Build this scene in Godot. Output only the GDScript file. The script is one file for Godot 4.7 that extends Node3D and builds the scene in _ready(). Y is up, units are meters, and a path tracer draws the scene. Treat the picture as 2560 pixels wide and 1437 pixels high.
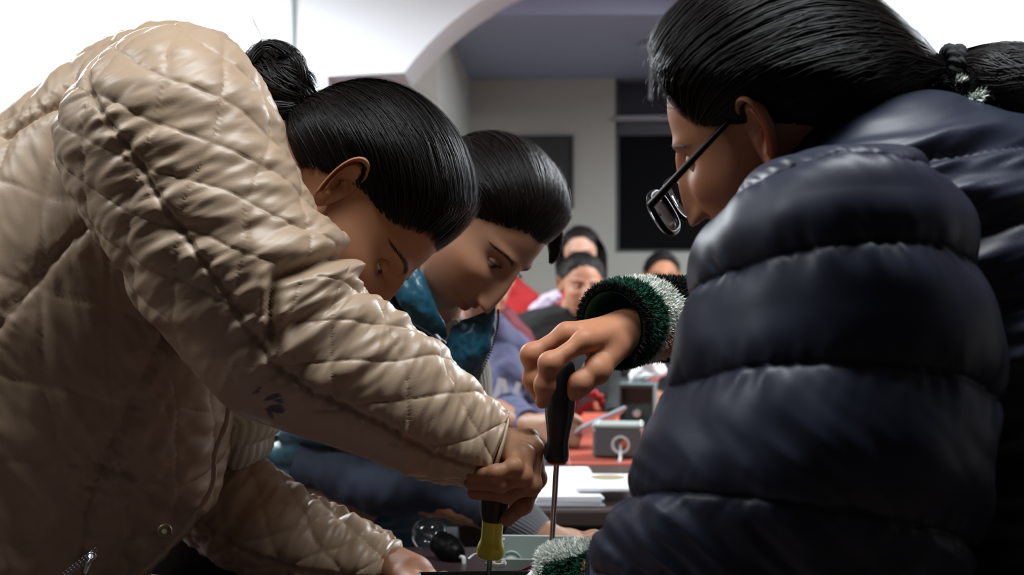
extends Node3D
# A workshop evening: three women lean over a table and work on a junction box, others sit behind them.
const F := 3400.0            # focal length in pixels of the 2560 x 1437 frame
const EYE := 1.15            # height of the camera
var nz := FastNoiseLite.new()
var n2 := FastNoiseLite.new()
var rng := RandomNumberGenerator.new()
var M := {}


class MB:
	var v := PackedVector3Array()
	var n := PackedVector3Array()
	var uv := PackedVector2Array()
	var c := PackedColorArray()
	var ix := PackedInt32Array()

	# a grid of (nu+1) x (nv+1) points; closed: the last column repeats the first; mid: one inner point per row, which the normals point away from
	func grid(P: PackedVector3Array, nu: int, nv: int, closed: bool, mid: PackedVector3Array, C := PackedColorArray(), white := Color.WHITE) -> void:
		var base := v.size()
		var N := PackedVector3Array()
		N.resize(P.size())
		var w := nv + 1
		var score := 0.0
		for i in nu + 1:
			var i0 := maxi(i - 1, 0)
			var i1 := mini(i + 1, nu)
			for j in w:
				var j0 := j - 1
				var j1 := j + 1
				if closed:
					if j0 < 0: j0 = nv - 1
					if j1 > nv: j1 = 1
				else:
					j0 = maxi(j0, 0)
					j1 = mini(j1, nv)
				var a := P[i1 * w + j] - P[i0 * w + j]
				var b := P[i * w + j1] - P[i * w + j0]
				var m := a.cross(b)
				N[i * w + j] = m
				if mid.size(): score += m.dot(P[i * w + j] - mid[i])
		var s := -1.0 if score < 0.0 else 1.0
		var hasC := C.size() > 0
		for k in P.size():
			var m := N[k] * s
			v.append(P[k])
			n.append(m.normalized() if m.length_squared() > 1e-24 else Vector3.UP)
			c.append(C[k] if hasC else white)
			uv.append(Vector2(float(k / w) / nu, float(k % w) / nv))
		for i in nu:
			for j in nv:
				var a := base + i * w + j
				var b := a + 1
				var d := a + w
				var e := d + 1
				if s > 0.0:
					ix.append_array(PackedInt32Array([a, b, d, b, e, d]))
				else:
					ix.append_array(PackedInt32Array([a, d, b, b, d, e]))

	func tri(a: Vector3, b: Vector3, d: Vector3, col := Color.WHITE) -> void:   # seen as counterclockwise from outside
		var m := (b - a).cross(d - a).normalized()
		var k := v.size()
		for p in [a, b, d]:
			v.append(p); n.append(m); c.append(col); uv.append(Vector2.ZERO)
		ix.append_array(PackedInt32Array([k, k + 2, k + 1]))

	func quad(a: Vector3, b: Vector3, d: Vector3, e: Vector3, col := Color.WHITE) -> void:
		tri(a, b, d, col); tri(a, d, e, col)

	func fan(ring: PackedVector3Array, outward: Vector3, col := Color.WHITE) -> void:
		var m := Vector3.ZERO
		for p in ring: m += p
		m /= ring.size()
		for i in ring.size():
			var a := ring[i]
			var b := ring[(i + 1) % ring.size()]
			if (a - m).cross(b - m).dot(outward) > 0: tri(m, a, b, col)
			else: tri(m, b, a, col)

	func mesh() -> ArrayMesh:
		var A := []
		A.resize(Mesh.ARRAY_MAX)
		A[Mesh.ARRAY_VERTEX] = v
		A[Mesh.ARRAY_NORMAL] = n
		A[Mesh.ARRAY_TEX_UV] = uv
		A[Mesh.ARRAY_COLOR] = c
		A[Mesh.ARRAY_INDEX] = ix
		var am := ArrayMesh.new()
		am.add_surface_from_arrays(Mesh.PRIMITIVE_TRIANGLES, A)
		return am


# ---------- naming ----------
var used := {}

func numbered(called: String) -> String:
	var k: int = used.get(called, 0)
	used[called] = k + 1
	return called if k == 0 else "%s_%03d" % [called, k]

func tag(o: Node3D, label := "", category := "", group := "", kind := "") -> Node3D:
	if label: o.set_meta("label", label)
	if category: o.set_meta("category", category)
	if group: o.set_meta("group", group)
	if kind: o.set_meta("kind", kind)
	return o

func thing(called: String, label: String, category: String, at := Vector3.ZERO, group := "") -> Node3D:
	var o := Node3D.new()
	o.name = numbered(called)
	add_child(o)
	o.position = at
	return tag(o, label, category, group)

# commits a builder as one named mesh; its points are in world places, a parent's place is taken off
func put(called: String, mb: MB, m: Material, parent: Node3D = self, label := "", kind := "") -> MeshInstance3D:
	var o := MeshInstance3D.new()
	o.name = numbered(called) if parent == self else called
	o.mesh = mb.mesh()
	o.material_override = m
	parent.add_child(o, true)
	var at := Vector3.ZERO
	var q: Node = parent
	while q != self:
		at += (q as Node3D).position
		q = q.get_parent()
	o.position = -at
	return tag(o, label, "", "", kind) as MeshInstance3D

# ---------- places ----------
func V(x: float, y: float, d: float) -> Vector3:     # the point at distance d that stands at this place of the photograph
	return Vector3((x - 1280.0) / F * d, EYE + (718.5 - y) / F * d, -d)

func cr(a: Array, t: float):      # Catmull-Rom through the values of a, t from 0 to 1
	var n := a.size() - 1
	var x := clampf(t, 0.0, 1.0) * n
	var i := mini(int(x), n - 1)
	var f := x - i
	var p1 = a[i]
	var p2 = a[i + 1]
	var p0 = a[i - 1] if i > 0 else p1 * 2.0 - p2
	var p3 = a[i + 2] if i + 2 <= n else p2 * 2.0 - p1
	return (p1 * 2.0 + (p2 - p0) * f + (p0 * 2.0 - p1 * 5.0 + p2 * 4.0 - p3) * f * f + (p1 * 3.0 - p0 - p2 * 3.0 + p3) * f * f * f) * 0.5

func g(x: float, s: float) -> float:
	return exp(-x * x / (s * s))

func ss(a: float, b: float, x: float) -> float:
	return smoothstep(a, b, x)

# a cross-section between a left and a right edge point, half as deep as b; lift and slide tip its near side up and sideways
func sec(lx: float, ly: float, rx: float, ry: float, d: float, b: float, lift := 0.0, slide := 0.0, dr := -1.0) -> Array:
	var l := V(lx, ly, d)
	var r := V(rx, ry, d if dr < 0.0 else dr)
	return [(l + r) * 0.5, (r - l) * 0.5, Vector3(slide, lift, b)]

func ring_sec(c: Vector3, u: Vector3, w: Vector3) -> Array:
	return [c, u, w]

# a skin through cross-sections. disp(t, angle, along, around radius, point) moves a point along its normal
func loft(mb: MB, S: Array, nu: int, nv: int, disp = null, colr = null, cap0 := true, cap1 := true, sq := 1.0, white := Color.WHITE) -> void:
	var cs := []
	var us := []
	var ws := []
	for s in S:
		cs.append(s[0]); us.append(s[1]); ws.append(s[2])
	var P := PackedVector3Array()
	var mid := PackedVector3Array()
	var rad := PackedFloat32Array()
	var along := PackedFloat32Array()
	var w := nv + 1
	P.resize((nu + 1) * w)
	var len := 0.0
	for i in nu + 1:
		var t := float(i) / nu
		var c: Vector3 = cr(cs, t)
		var u: Vector3 = cr(us, t)
		var d: Vector3 = cr(ws, t)
		if i: len += (c - mid[i - 1]).length()
		mid.append(c)
		along.append(len)
		rad.append((u.length() + d.length()) * 0.5)
		for j in w:
			var th := TAU * j / nv
			var x := cos(th)
			var y := sin(th)
			if sq != 1.0:
				x = signf(x) * pow(absf(x), sq)
				y = signf(y) * pow(absf(y), sq)
			P[i * w + j] = c + u * x + d * y
	if disp != null:
		var pre := MB.new()
		pre.grid(P, nu, nv, true, mid)
		for i in nu + 1:
			var t := float(i) / nu
			for j in nv:
				var k := i * w + j
				P[k] += pre.n[k] * float(disp.call(t, TAU * j / nv, along[i], rad[i], P[k]))
			P[i * w + nv] = P[i * w]
	var C := PackedColorArray()
	if colr != null:
		C.resize(P.size())
		for i in nu + 1:
			for j in w:
				C[i * w + j] = colr.call(float(i) / nu, TAU * (j % nv) / nv, P[i * w + j])
	mb.grid(P, nu, nv, true, mid, C, white)
	if cap0: mb.fan(P.slice(0, nv), mid[0] - mid[1], white)
	if cap1: mb.fan(P.slice(nu * w, nu * w + nv), mid[nu] - mid[nu - 1], white)

# a round tube through points with radii
func tube(mb: MB, pts: Array, rr: Array, nu: int, nv: int, white := Color.WHITE, disp = null, caps := true, flat := 1.0) -> void:
	var S := []
	var side := Vector3.ZERO
	for i in pts.size():
		var t: Vector3 = (pts[mini(i + 1, pts.size() - 1)] - pts[maxi(i - 1, 0)]).normalized()
		if side == Vector3.ZERO: side = t.cross(Vector3(0.13, 0.2, 1.0)).normalized()
		side = (side - t * side.dot(t)).normalized()
		S.append([pts[i], side * rr[i], t.cross(side) * rr[i] * flat])
	loft(mb, S, nu, nv, disp, null, caps, caps, 1.0, white)

# a turned shape: prof holds (radius, along) pairs, from at in direction axis
func lathe(mb: MB, at: Vector3, axis: Vector3, prof: Array, nv: int, white := Color.WHITE, disp = null) -> void:
	axis = axis.normalized()
	var x := axis.cross(Vector3(0.3, 0.1, 1)).normalized()
	var y := axis.cross(x)
	var P := PackedVector3Array()
	var mid := PackedVector3Array()
	for i in prof.size():
		var q: Vector2 = prof[i]
		mid.append(at + axis * q.y)
		for j in nv + 1:
			var th := TAU * (j % nv) / nv
			var r := q.x
			if disp != null: r += float(disp.call(float(i) / (prof.size() - 1), th))
			P.append(at + axis * q.y + (x * cos(th) + y * sin(th)) * r)
	var inner := PackedVector3Array()
	for i in mid.size(): inner.append(mid[i])
	mb.grid(P, prof.size() - 1, nv, true, inner, PackedColorArray(), white)
	if prof[0].x > 1e-5: mb.fan(P.slice(0, nv), -axis, white)
	var k := (prof.size() - 1) * (nv + 1)
	if prof[-1].x > 1e-5: mb.fan(P.slice(k, k + nv), axis, white)

func rounded(prof: Array, steps := 5) -> Array:      # smooths a profile
	var out := []
	var n := (prof.size() - 1) * steps
	for i in n + 1: out.append(cr(prof, float(i) / n))
	return out

# a box with chamfered edges, in the frame B at c
func box(mb: MB, c: Vector3, size: Vector3, B := Basis(), ch := 0.0, col := Color.WHITE) -> void:
	var h := size * 0.5
	ch = minf(ch, minf(h.x, minf(h.y, h.z)) * 0.9)
	var ax := [B.x, B.y, B.z]
	var hh := [h.x, h.y, h.z]
	for a in 3:
		var b := (a + 1) % 3
		var d := (a + 2) % 3
		for s in [-1.0, 1.0]:
			var o: Vector3 = c + ax[a] * hh[a] * s
			var pb: Vector3 = ax[b] * (hh[b] - ch)
			var pd: Vector3 = ax[d] * (hh[d] - ch)
			if s > 0: mb.quad(o - pb - pd, o + pb - pd, o + pb + pd, o - pb + pd, col)
			else: mb.quad(o - pb - pd, o - pb + pd, o + pb + pd, o + pb - pd, col)
			if ch > 0:
				for s2 in [-1.0, 1.0]:      # the chamfer between face a and face b
					var e: Vector3 = ax[d] * (hh[d] - ch)
					var p1: Vector3 = c + ax[a] * hh[a] * s + ax[b] * (hh[b] - ch) * s2
					var p2: Vector3 = c + ax[a] * (hh[a] - ch) * s + ax[b] * hh[b] * s2
					if s * s2 > 0: mb.quad(p1 - e, p2 - e, p2 + e, p1 + e, col)
					else: mb.quad(p1 - e, p1 + e, p2 + e, p2 - e, col)
	if ch > 0:
		for sx in [-1.0, 1.0]:
			for sy in [-1.0, 1.0]:
				for sz in [-1.0, 1.0]:
					var p: Vector3 = c + B.x * h.x * sx + B.y * (h.y - ch) * sy + B.z * (h.z - ch) * sz
					var q: Vector3 = c + B.x * (h.x - ch) * sx + B.y * h.y * sy + B.z * (h.z - ch) * sz
					var r: Vector3 = c + B.x * (h.x - ch) * sx + B.y * (h.y - ch) * sy + B.z * h.z * sz
					if sx * sy * sz > 0: mb.tri(p, q, r, col)
					else: mb.tri(p, r, q, col)

# ---------- bodies from tapered bones: surface nets on the smooth union of their distances ----------
func bone(a: Vector3, b: Vector3, ra: float, rb: float) -> Array:
	return [a, b, ra, rb]

func flesh(mb: MB, bones: Array, cell: float, k: float, col) -> void:
	var lo := Vector3.INF
	var hi := -Vector3.INF
	for b in bones:
		var r: float = maxf(b[2], b[3]) + cell * 2.0
		lo = lo.min(b[0] - Vector3.ONE * r).min(b[1] - Vector3.ONE * r)
		hi = hi.max(b[0] + Vector3.ONE * r).max(b[1] + Vector3.ONE * r)
	var BS := 6
	var nb := Vector3i(((hi - lo) / (cell * BS)).ceil())
	var nx := nb.x * BS + 1
	var ny := nb.y * BS + 1
	var nzz := nb.z * BS + 1
	var f := PackedFloat32Array()
	f.resize(nx * ny * nzz)
	f.fill(1.0)
	var half := cell * BS * 0.5
	var reach := half * 1.7321 + cell
	var blocks := []
	for bz in nb.z:
		for by in nb.y:
			for bx in nb.x:
				var c := lo + Vector3(bx, by, bz) * cell * BS + Vector3.ONE * half
				var near := []
				var dm := 1e9
				for b in bones:
					var a: Vector3 = b[0]
					var ab: Vector3 = b[1] - a
					var t := clampf((c - a).dot(ab) / maxf(ab.length_squared(), 1e-12), 0.0, 1.0)
					var d := (c - a - ab * t).length() - lerpf(b[2], b[3], t)
					if d < reach + k: near.append(b)
					dm = minf(dm, d)
				if dm > reach + k or near.is_empty(): continue
				if dm < -reach:
					for z in BS + 1:
						for y in BS + 1:
							for x in BS + 1: f[((bz * BS + z) * ny + by * BS + y) * nx + bx * BS + x] = -1.0
					continue
				blocks.append(Vector3i(bx, by, bz))
				for z in BS + 1:
					for y in BS + 1:
						for x in BS + 1:
							var p := lo + Vector3(bx * BS + x, by * BS + y, bz * BS + z) * cell
							var v := 1e9
							for b in near:
								var a: Vector3 = b[0]
								var ab: Vector3 = b[1] - a
								var t := clampf((p - a).dot(ab) / maxf(ab.length_squared(), 1e-12), 0.0, 1.0)
								var d: float = (p - a - ab * t).length() - lerpf(b[2], b[3], t)
								var h := maxf(k - absf(v - d), 0.0) / k
								v = minf(v, d) - h * h * k * 0.25
							f[((bz * BS + z) * ny + by * BS + y) * nx + bx * BS + x] = v
	var at := {}
	var off := PackedInt32Array([0, 1, nx, nx + 1, nx * ny, nx * ny + 1, nx * ny + nx, nx * ny + nx + 1])
	var cor := [Vector3(0, 0, 0), Vector3(1, 0, 0), Vector3(0, 1, 0), Vector3(1, 1, 0), Vector3(0, 0, 1), Vector3(1, 0, 1), Vector3(0, 1, 1), Vector3(1, 1, 1)]
	var edges := PackedInt32Array([0, 1, 2, 3, 4, 5, 6, 7, 0, 2, 1, 3, 4, 6, 5, 7, 0, 4, 1, 5, 2, 6, 3, 7])
	for b in blocks:
		for z in BS:
			for y in BS:
				for x in BS:
					var o: int = ((b.z * BS + z) * ny + b.y * BS + y) * nx + b.x * BS + x
					var inside := 0
					for q in 8:
						if f[o + off[q]] < 0.0: inside += 1
					if inside == 0 or inside == 8: continue
					var sum := Vector3.ZERO
					var cnt := 0
					for e in 12:
						var ia := edges[e * 2]
						var ib := edges[e * 2 + 1]
						var fa := f[o + off[ia]]
						var fb := f[o + off[ib]]
						if (fa < 0.0) != (fb < 0.0):
							sum += cor[ia].lerp(cor[ib], fa / (fa - fb))
							cnt += 1
					var p := lo + (Vector3(b.x * BS + x, b.y * BS + y, b.z * BS + z) + sum / cnt) * cell
					var gr := Vector3(f[o + off[1]] + f[o + off[3]] + f[o + off[5]] + f[o + off[7]] - f[o] - f[o + off[2]] - f[o + off[4]] - f[o + off[6]],
						f[o + off[2]] + f[o + off[3]] + f[o + off[6]] + f[o + off[7]] - f[o] - f[o + off[1]] - f[o + off[4]] - f[o + off[5]],
						f[o + off[4]] + f[o + off[5]] + f[o + off[6]] + f[o + off[7]] - f[o] - f[o + off[1]] - f[o + off[2]] - f[o + off[3]])
					at[o] = mb.v.size()
					mb.v.append(p)
					mb.n.append(gr.normalized())
					mb.c.append(col.call(p))
					mb.uv.append(Vector2.ZERO)
	for o in at:
		for ax in 3:
			var d1: int = [1, nx, nx * ny][ax]
			var d2: int = [nx, nx * ny, 1][ax]
			var d3: int = [nx * ny, 1, nx][ax]
			var fa := f[o]
			var fb := f[o + d1]
			if (fa < 0.0) == (fb < 0.0): continue
			if not (at.has(o - d2) and at.has(o - d3) and at.has(o - d2 - d3)): continue
			var q0: int = at[o]
			var q1: int = at[o - d2]
			var q2: int = at[o - d2 - d3]
			var q3: int = at[o - d3]
			if fa < 0.0: mb.ix.append_array(PackedInt32Array([q0, q2, q1, q0, q3, q2]))
			else: mb.ix.append_array(PackedInt32Array([q0, q1, q2, q0, q2, q3]))

# ---------- materials ----------
func lin(r: float, gg: float, b: float) -> Color:
	return Color(r, gg, b).linear_to_srgb()

func mat(called: String, c: Color, rough: float, spec := 0.5) -> StandardMaterial3D:
	var m := StandardMaterial3D.new()
	m.resource_name = called
	m.albedo_color = c
	m.roughness = rough
	m.metallic_specular = spec
	m.vertex_color_use_as_albedo = true
	M[called] = m
	return m

func noise_map(freq: float, oct: int, sd: int, size := 512) -> NoiseTexture2D:
	var t := NoiseTexture2D.new()
	t.width = size
	t.height = size
	t.seamless = true
	var q := FastNoiseLite.new()
	q.frequency = freq
	q.fractal_octaves = oct
	q.seed = sd
	t.noise = q
	return t

func relief(m: StandardMaterial3D, tex: Texture2D, scale: float, per_metre: float) -> StandardMaterial3D:
	m.heightmap_enabled = true
	m.heightmap_texture = tex
	m.heightmap_scale = scale
	m.uv1_triplanar = true
	m.uv1_world_triplanar = true
	m.uv1_scale = Vector3.ONE * per_metre
	return m

# ---------- heads: local axes x to the person's left, y up, z forward, metres ----------
const SK := [[Vector3(0, .030, -.015), Vector3(.074, .082, .093)], [Vector3(0, -.020, .022), Vector3(.064, .080, .068)], [Vector3(0, -.045, .026), Vector3(.050, .068, .060)]]

func skull(d: Vector3) -> float:
	var r := 0.0
	for e in SK:
		var iv := Vector3(1.0 / e[1].x, 1.0 / e[1].y, 1.0 / e[1].z)
		var dd: Vector3 = d * iv
		var cc: Vector3 = e[0] * iv
		var A := dd.length_squared()
		var B := dd.dot(cc)
		var D := B * B - A * (cc.length_squared() - 1.0)
		if D <= 0.0: continue
		var x := (B + sqrt(D)) / A
		var h := maxf(0.014 - absf(r - x), 0.0) / 0.014
		r = maxf(r, x) + h * h * 0.0035
	return r

# what the features of the face add to the skull at p
func face(p: Vector3) -> float:
	if p.z < 0.0: return 0.0
	var x := absf(p.x)
	var y := p.y
	var o := 0.0
	if x < .034 and y > -.056 and y < .034:
		var t := clampf((.024 - y) / .058, 0.0, 1.0)
		var wd := lerpf(.0075, .0125, t)
		var under := 1.0 - ss(-.0365, -.0455, y) if y < -.036 else 1.0
		o += (.0165 * pow(t, 1.25) + .0070 * ss(.036, .014, y)) * under * g(x, wd)
		o += .0075 * g(x - .0135, .0068) * g(y + .0365, .0065)
		o -= .003 * g(x - .0065, .003) * g(y + .0445, .003)
	o -= .0095 * g(x - .030, .0165) * g(y - .008, .0115)
	o -= .004 * g(x - .014, .007) * g(y - .012, .010)
	o += .0042 * g(x - .028, .021) * g(y - .029, .008)
	o += .0045 * g(x - .045, .018) * g(y + .016, .017)
	if y < -.035:
		o += .0062 * g(x - .006, .014) * g(y + .0575, .0048)
		o += .0070 * g(x, .0165) * g(y + .0705, .0055)
		o -= .0058 * g(x, .023) * g(y + .0637, .0019)
		o -= .0035 * g(x - .0255, .0045) * g(y + .0637, .0045)
		o -= .0015 * g(x, .0035) * g(y + .051, .006)
		o -= .0034 * g(x, .017) * g(y + .0815, .0055)
		o += .0068 * g(x, .0155) * g(y + .1, .012)
	o -= .0022 * g(x - (.021 + (-.040 - y) * .45), .004) * ss(-.070, -.058, y) * ss(-.030, -.042, y)
	return o * ss(0.0, .03, p.z)

func skin_tint(p: Vector3, skin: Color, lip: Color) -> Color:
	var x := absf(p.x)
	var m := g(x / .020, 1.0) * maxf(g(p.y + .0575, .0055), g(p.y + .070, .0065)) if p.z > .05 else 0.0
	var c := skin.lerp(lip, clampf(m * 1.25 - .1, 0, 1))
	var cheek := g(x - .042, .02) * g(p.y + .022, .02) * (1.0 if p.z > 0.02 else 0.0)
	return c.lerp(Color(skin.r * 1.08, skin.g * .86, skin.b * .82), cheek * .5)

func head_skin(mb: MB, T: Transform3D, na: int, ne: int, skin: Color, lip: Color) -> void:
	var P := PackedVector3Array()
	var C := PackedColorArray()
	var mid := PackedVector3Array()
	for i in ne + 1:
		var a := 2.0 * i / ne - 1.0
		var el := PI * 0.5 * (0.75 * a + 0.25 * a * a * a)
		mid.append(T.origin)
		for j in na + 1:
			var b := 2.0 * (j % na) / na - 1.0
			var az := PI * (0.5 * b + 0.5 * b * b * b)
			var d := Vector3(sin(az) * cos(el), sin(el), cos(az) * cos(el))
			var r := skull(d)
			var p := d * r
			r += face(p)
			P.append(T * (d * r))
			C.append(skin_tint(p, skin, lip))
	mb.grid(P, ne, na, true, mid, C)

# an ear on side s: a shell over an egg-shaped outline with rim, inner fold, hollow and lobe; out: how far it stands off the head
func ear(mb: MB, T: Transform3D, s: float, fine: int, out: float, size: float, skin: Color) -> void:
	var B := Basis(Vector3.UP, -out * s)
	var O := Vector3(.0725 * s, .000, -.006)
	var P := PackedVector3Array()
	var mid := PackedVector3Array()
	var nf := fine * 3
	var nr := fine + fine / 2
	for i in nr + 1:
		var front := i <= fine
		var rho := float(i) / fine if front else 1.0 - .55 * float(i - fine) / (nr - fine)
		mid.append(T * (O + B * Vector3(-.02 * s, .002, -.009)))
		for j in nf + 1:
			var f := TAU * (j % nf) / nf
			var c := cos(f)
			var n := sin(f)
			var bk := ss(-.75, .15, c)                                  # 1 towards the back of the ear
			var a := 9.0 + signf(c) * pow(absf(c), 1.0 + .32 * minf(n, 0.0)) * 14.5 * (1.0 + .20 * n) * rho + 1.5 * n
			var b := 2.0 + n * 31.0 * rho
			var lobe := ss(-.80, -.97, n)
			var rim := 1.0 - lobe
			var h := 1.5 + 5.0 * rho * bk + 3.0 * rho * maxf(n, 0.0)
			h += 5.0 * g(rho - .93, .085) * rim * maxf(bk, ss(.35, .8, n))
			h -= 2.2 * g(rho - .79, .07) * rim * bk
			h += 4.6 * g(rho - .62, .11) * bk * ss(-.98, -.8, n) * (1.0 - .5 * ss(.8, 1.0, n))
			h -= 6.0 * g(rho, .44) * (1.0 - .3 * maxf(n, 0.0))
			h += 4.5 * g(Vector2(a - 1.5, b + 3.0).length(), 4.6)          # tragus
			h += 3.2 * g(Vector2(a - 7.5, b + 13.5).length(), 4.0)         # antitragus
			h += 2.6 * g(b - 5.0 - (a - 2.0) * .25, 2.2) * ss(12.0, 6.0, a) * ss(-6.0, -2.0, a)   # crus of the helix
			h += 2.4 * lobe * g(rho - .78, .22)
			h *= lerpf(.30, 1.0, maxf(bk, maxf(ss(.45, .85, n), lobe * .7)))
			if not front: h -= 3.2 + 7.0 * (1.0 - rho) / .55
			elif i == fine: h -= 1.4
			var k := .001 * size
			P.append(T * (O + B * Vector3(h * k * s, b * k * .975, -(a + b * .20) * k)))
	mb.grid(P, nr, nf, true, mid, PackedColorArray(), skin)

# a ball with lids: the ball is a part, the lids belong to the skin; open is the gap in degrees, look turns the gaze
func eye_place(s: float) -> Vector3:
	var d := Vector3(.031 * s, .008, .070).normalized()
	var r := skull(d)
	return d * (r + face(d * r) - .0058)

func lids(mb: MB, T: Transform3D, s: float, upper: float, lower: float, skin: Color, seg: int) -> void:
	var c := eye_place(s)
	for part in [[80.0, upper, .0131], [-75.0, lower, .0128]]:
		var P := PackedVector3Array()
		var mid := PackedVector3Array()
		for i in seg + 2:
			mid.append(T * c)
			for j in seg + 1:
				var az := deg_to_rad(lerpf(-82, 82, float(j) / seg))
				var edge: float = part[1] * cos(az * .93)
				var el := deg_to_rad(lerpf(part[0], edge, minf(float(i) / seg, 1.0)))
				var r: float = part[2] - (.0016 if i > seg else 0.0)
				P.append(T * (c + Vector3(sin(az) * cos(el), sin(el), cos(az) * cos(el)) * r))
		mb.grid(P, seg + 1, seg, false, mid, PackedColorArray(), skin)

func eyeball(parent: Node3D, T: Transform3D, s: float, gaze: Vector3, seg: int) -> void:
	var c := eye_place(s)
	gaze = gaze.normalized()
	var mb := MB.new()
	var x := gaze.cross(Vector3.UP).normalized()
	var y := x.cross(gaze)
	var P := PackedVector3Array()
	var C := PackedColorArray()
	var mid := PackedVector3Array()
	for i in seg * 2 + 1:
		var a := PI * i / (seg * 2.0)
		mid.append(T * c)
		for j in seg * 2 + 1:
			var b := TAU * (j % (seg * 2)) / (seg * 2.0)
			var rr := .0118 + .0009 * g(a, .45)
			P.append(T * (c + (gaze * cos(a) + (x * cos(b) + y * sin(b)) * sin(a)) * rr))
			C.append(Color(.008, .006, .005) if a < .2 else (Color(.030, .016, .010) if a < .60 else Color(.42, .37, .34)))
	mb.grid(P, seg * 2, seg * 2, true, mid, C)
	put("eye", mb, M.eye, parent)

# a strand of hair: a ribbon through points that faces away from mid
func strand(mb: MB, pts: PackedVector3Array, mid: Vector3, w0: float, w1: float, col: Color) -> void:
	var n := pts.size()
	var base := mb.v.size()
	for i in n:
		var t := (pts[mini(i + 1, n - 1)] - pts[maxi(i - 1, 0)]).normalized()
		var up := (pts[i] - mid).normalized()
		var side := t.cross(up).normalized()
		up = side.cross(t)
		var f := float(i) / (n - 1)
		var w := lerpf(w0, w1, f) * (1.0 if i < n - 1 else .3)
		mb.v.append(pts[i] - side * w); mb.v.append(pts[i] + side * w)
		mb.n.append((up - side * .7).normalized()); mb.n.append((up + side * .7).normalized())
		mb.c.append(col); mb.c.append(col)
		mb.uv.append(Vector2(f, 0)); mb.uv.append(Vector2(f, 1))
		if i:
			var k := base + i * 2
			mb.ix.append_array(PackedInt32Array([k - 2, k, k - 1, k - 1, k, k + 1]))

func eyebrow(mb: MB, T: Transform3D, s: float, n: int, col: Color) -> void:
	for k in n:
		var f := rng.randf()
		var x := lerpf(.011, .050, f)
		var y := .0245 + .0055 * sin(PI * clampf(f * 1.05, 0, 1)) + rng.randf_range(-.0028, .0028) * (1.0 - f * .75)
		var pts := PackedVector3Array()
		for i in 4:
			var u := i / 3.0
			var q := Vector3((x + u * .006) * s, y + u * .0035 * (1.0 - f * 1.3), .0)
			var z := .08
			var d := Vector3.ZERO
			for it in 3:
				d = Vector3(q.x, q.y, z).normalized()
				var r := skull(d)
				r += face(d * r)
				z = sqrt(maxf(r * r - q.x * q.x - q.y * q.y, 1e-6))
			pts.append(T * (d * (Vector3(q.x, q.y, z).length() + .0004 + .0008 * sin(u * PI))))
		strand(mb, pts, T.origin, .00018, .00008, col)

func lashes(mb: MB, T: Transform3D, s: float, upper: float, n: int, col: Color) -> void:
	var c := eye_place(s)
	for k in n:
		var az := deg_to_rad(lerpf(-66, 70, float(k) / (n - 1)))
		var el := deg_to_rad(upper * cos(az * .93))
		var d := Vector3(sin(az) * cos(el), sin(el), cos(az) * cos(el))
		var pts := PackedVector3Array()
		for i in 4:
			var u := i / 3.0
			pts.append(T * (c + d * (.0131 + .0075 * u) + Vector3(0, -.002 * u + .0045 * u * u, 0)))
		strand(mb, pts, T * (c + Vector3(0, .03, 0)), .0005, .0002, col)

# ---------- hair drawn back over the skull to a tie ----------
# line: heights of the hairline (as elevation) for azimuths 0, 30, 60, 90, 120, 150, 180 degrees
func hair_mask(d: Vector3, line: Array) -> float:
	var az := absf(atan2(d.x, d.z))
	var el := asin(clampf(d.y, -1, 1))
	return el - float(cr(line, az / PI))

func hair_r(d: Vector3, line: Array, thick: float, tie: Vector3, spread: float) -> float:
	var m := hair_mask(d, line)
	var r := skull(d) + thick * ss(-.02, .42, m) + .002 * ss(-.02, .03, m)
	var td := tie.normalized()
	var a := acos(clampf(d.dot(td), -1, 1))
	return lerpf(r, tie.length(), pow(1.0 - clampf(a / spread, 0, 1), 2.0)) if a < spread else r

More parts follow.
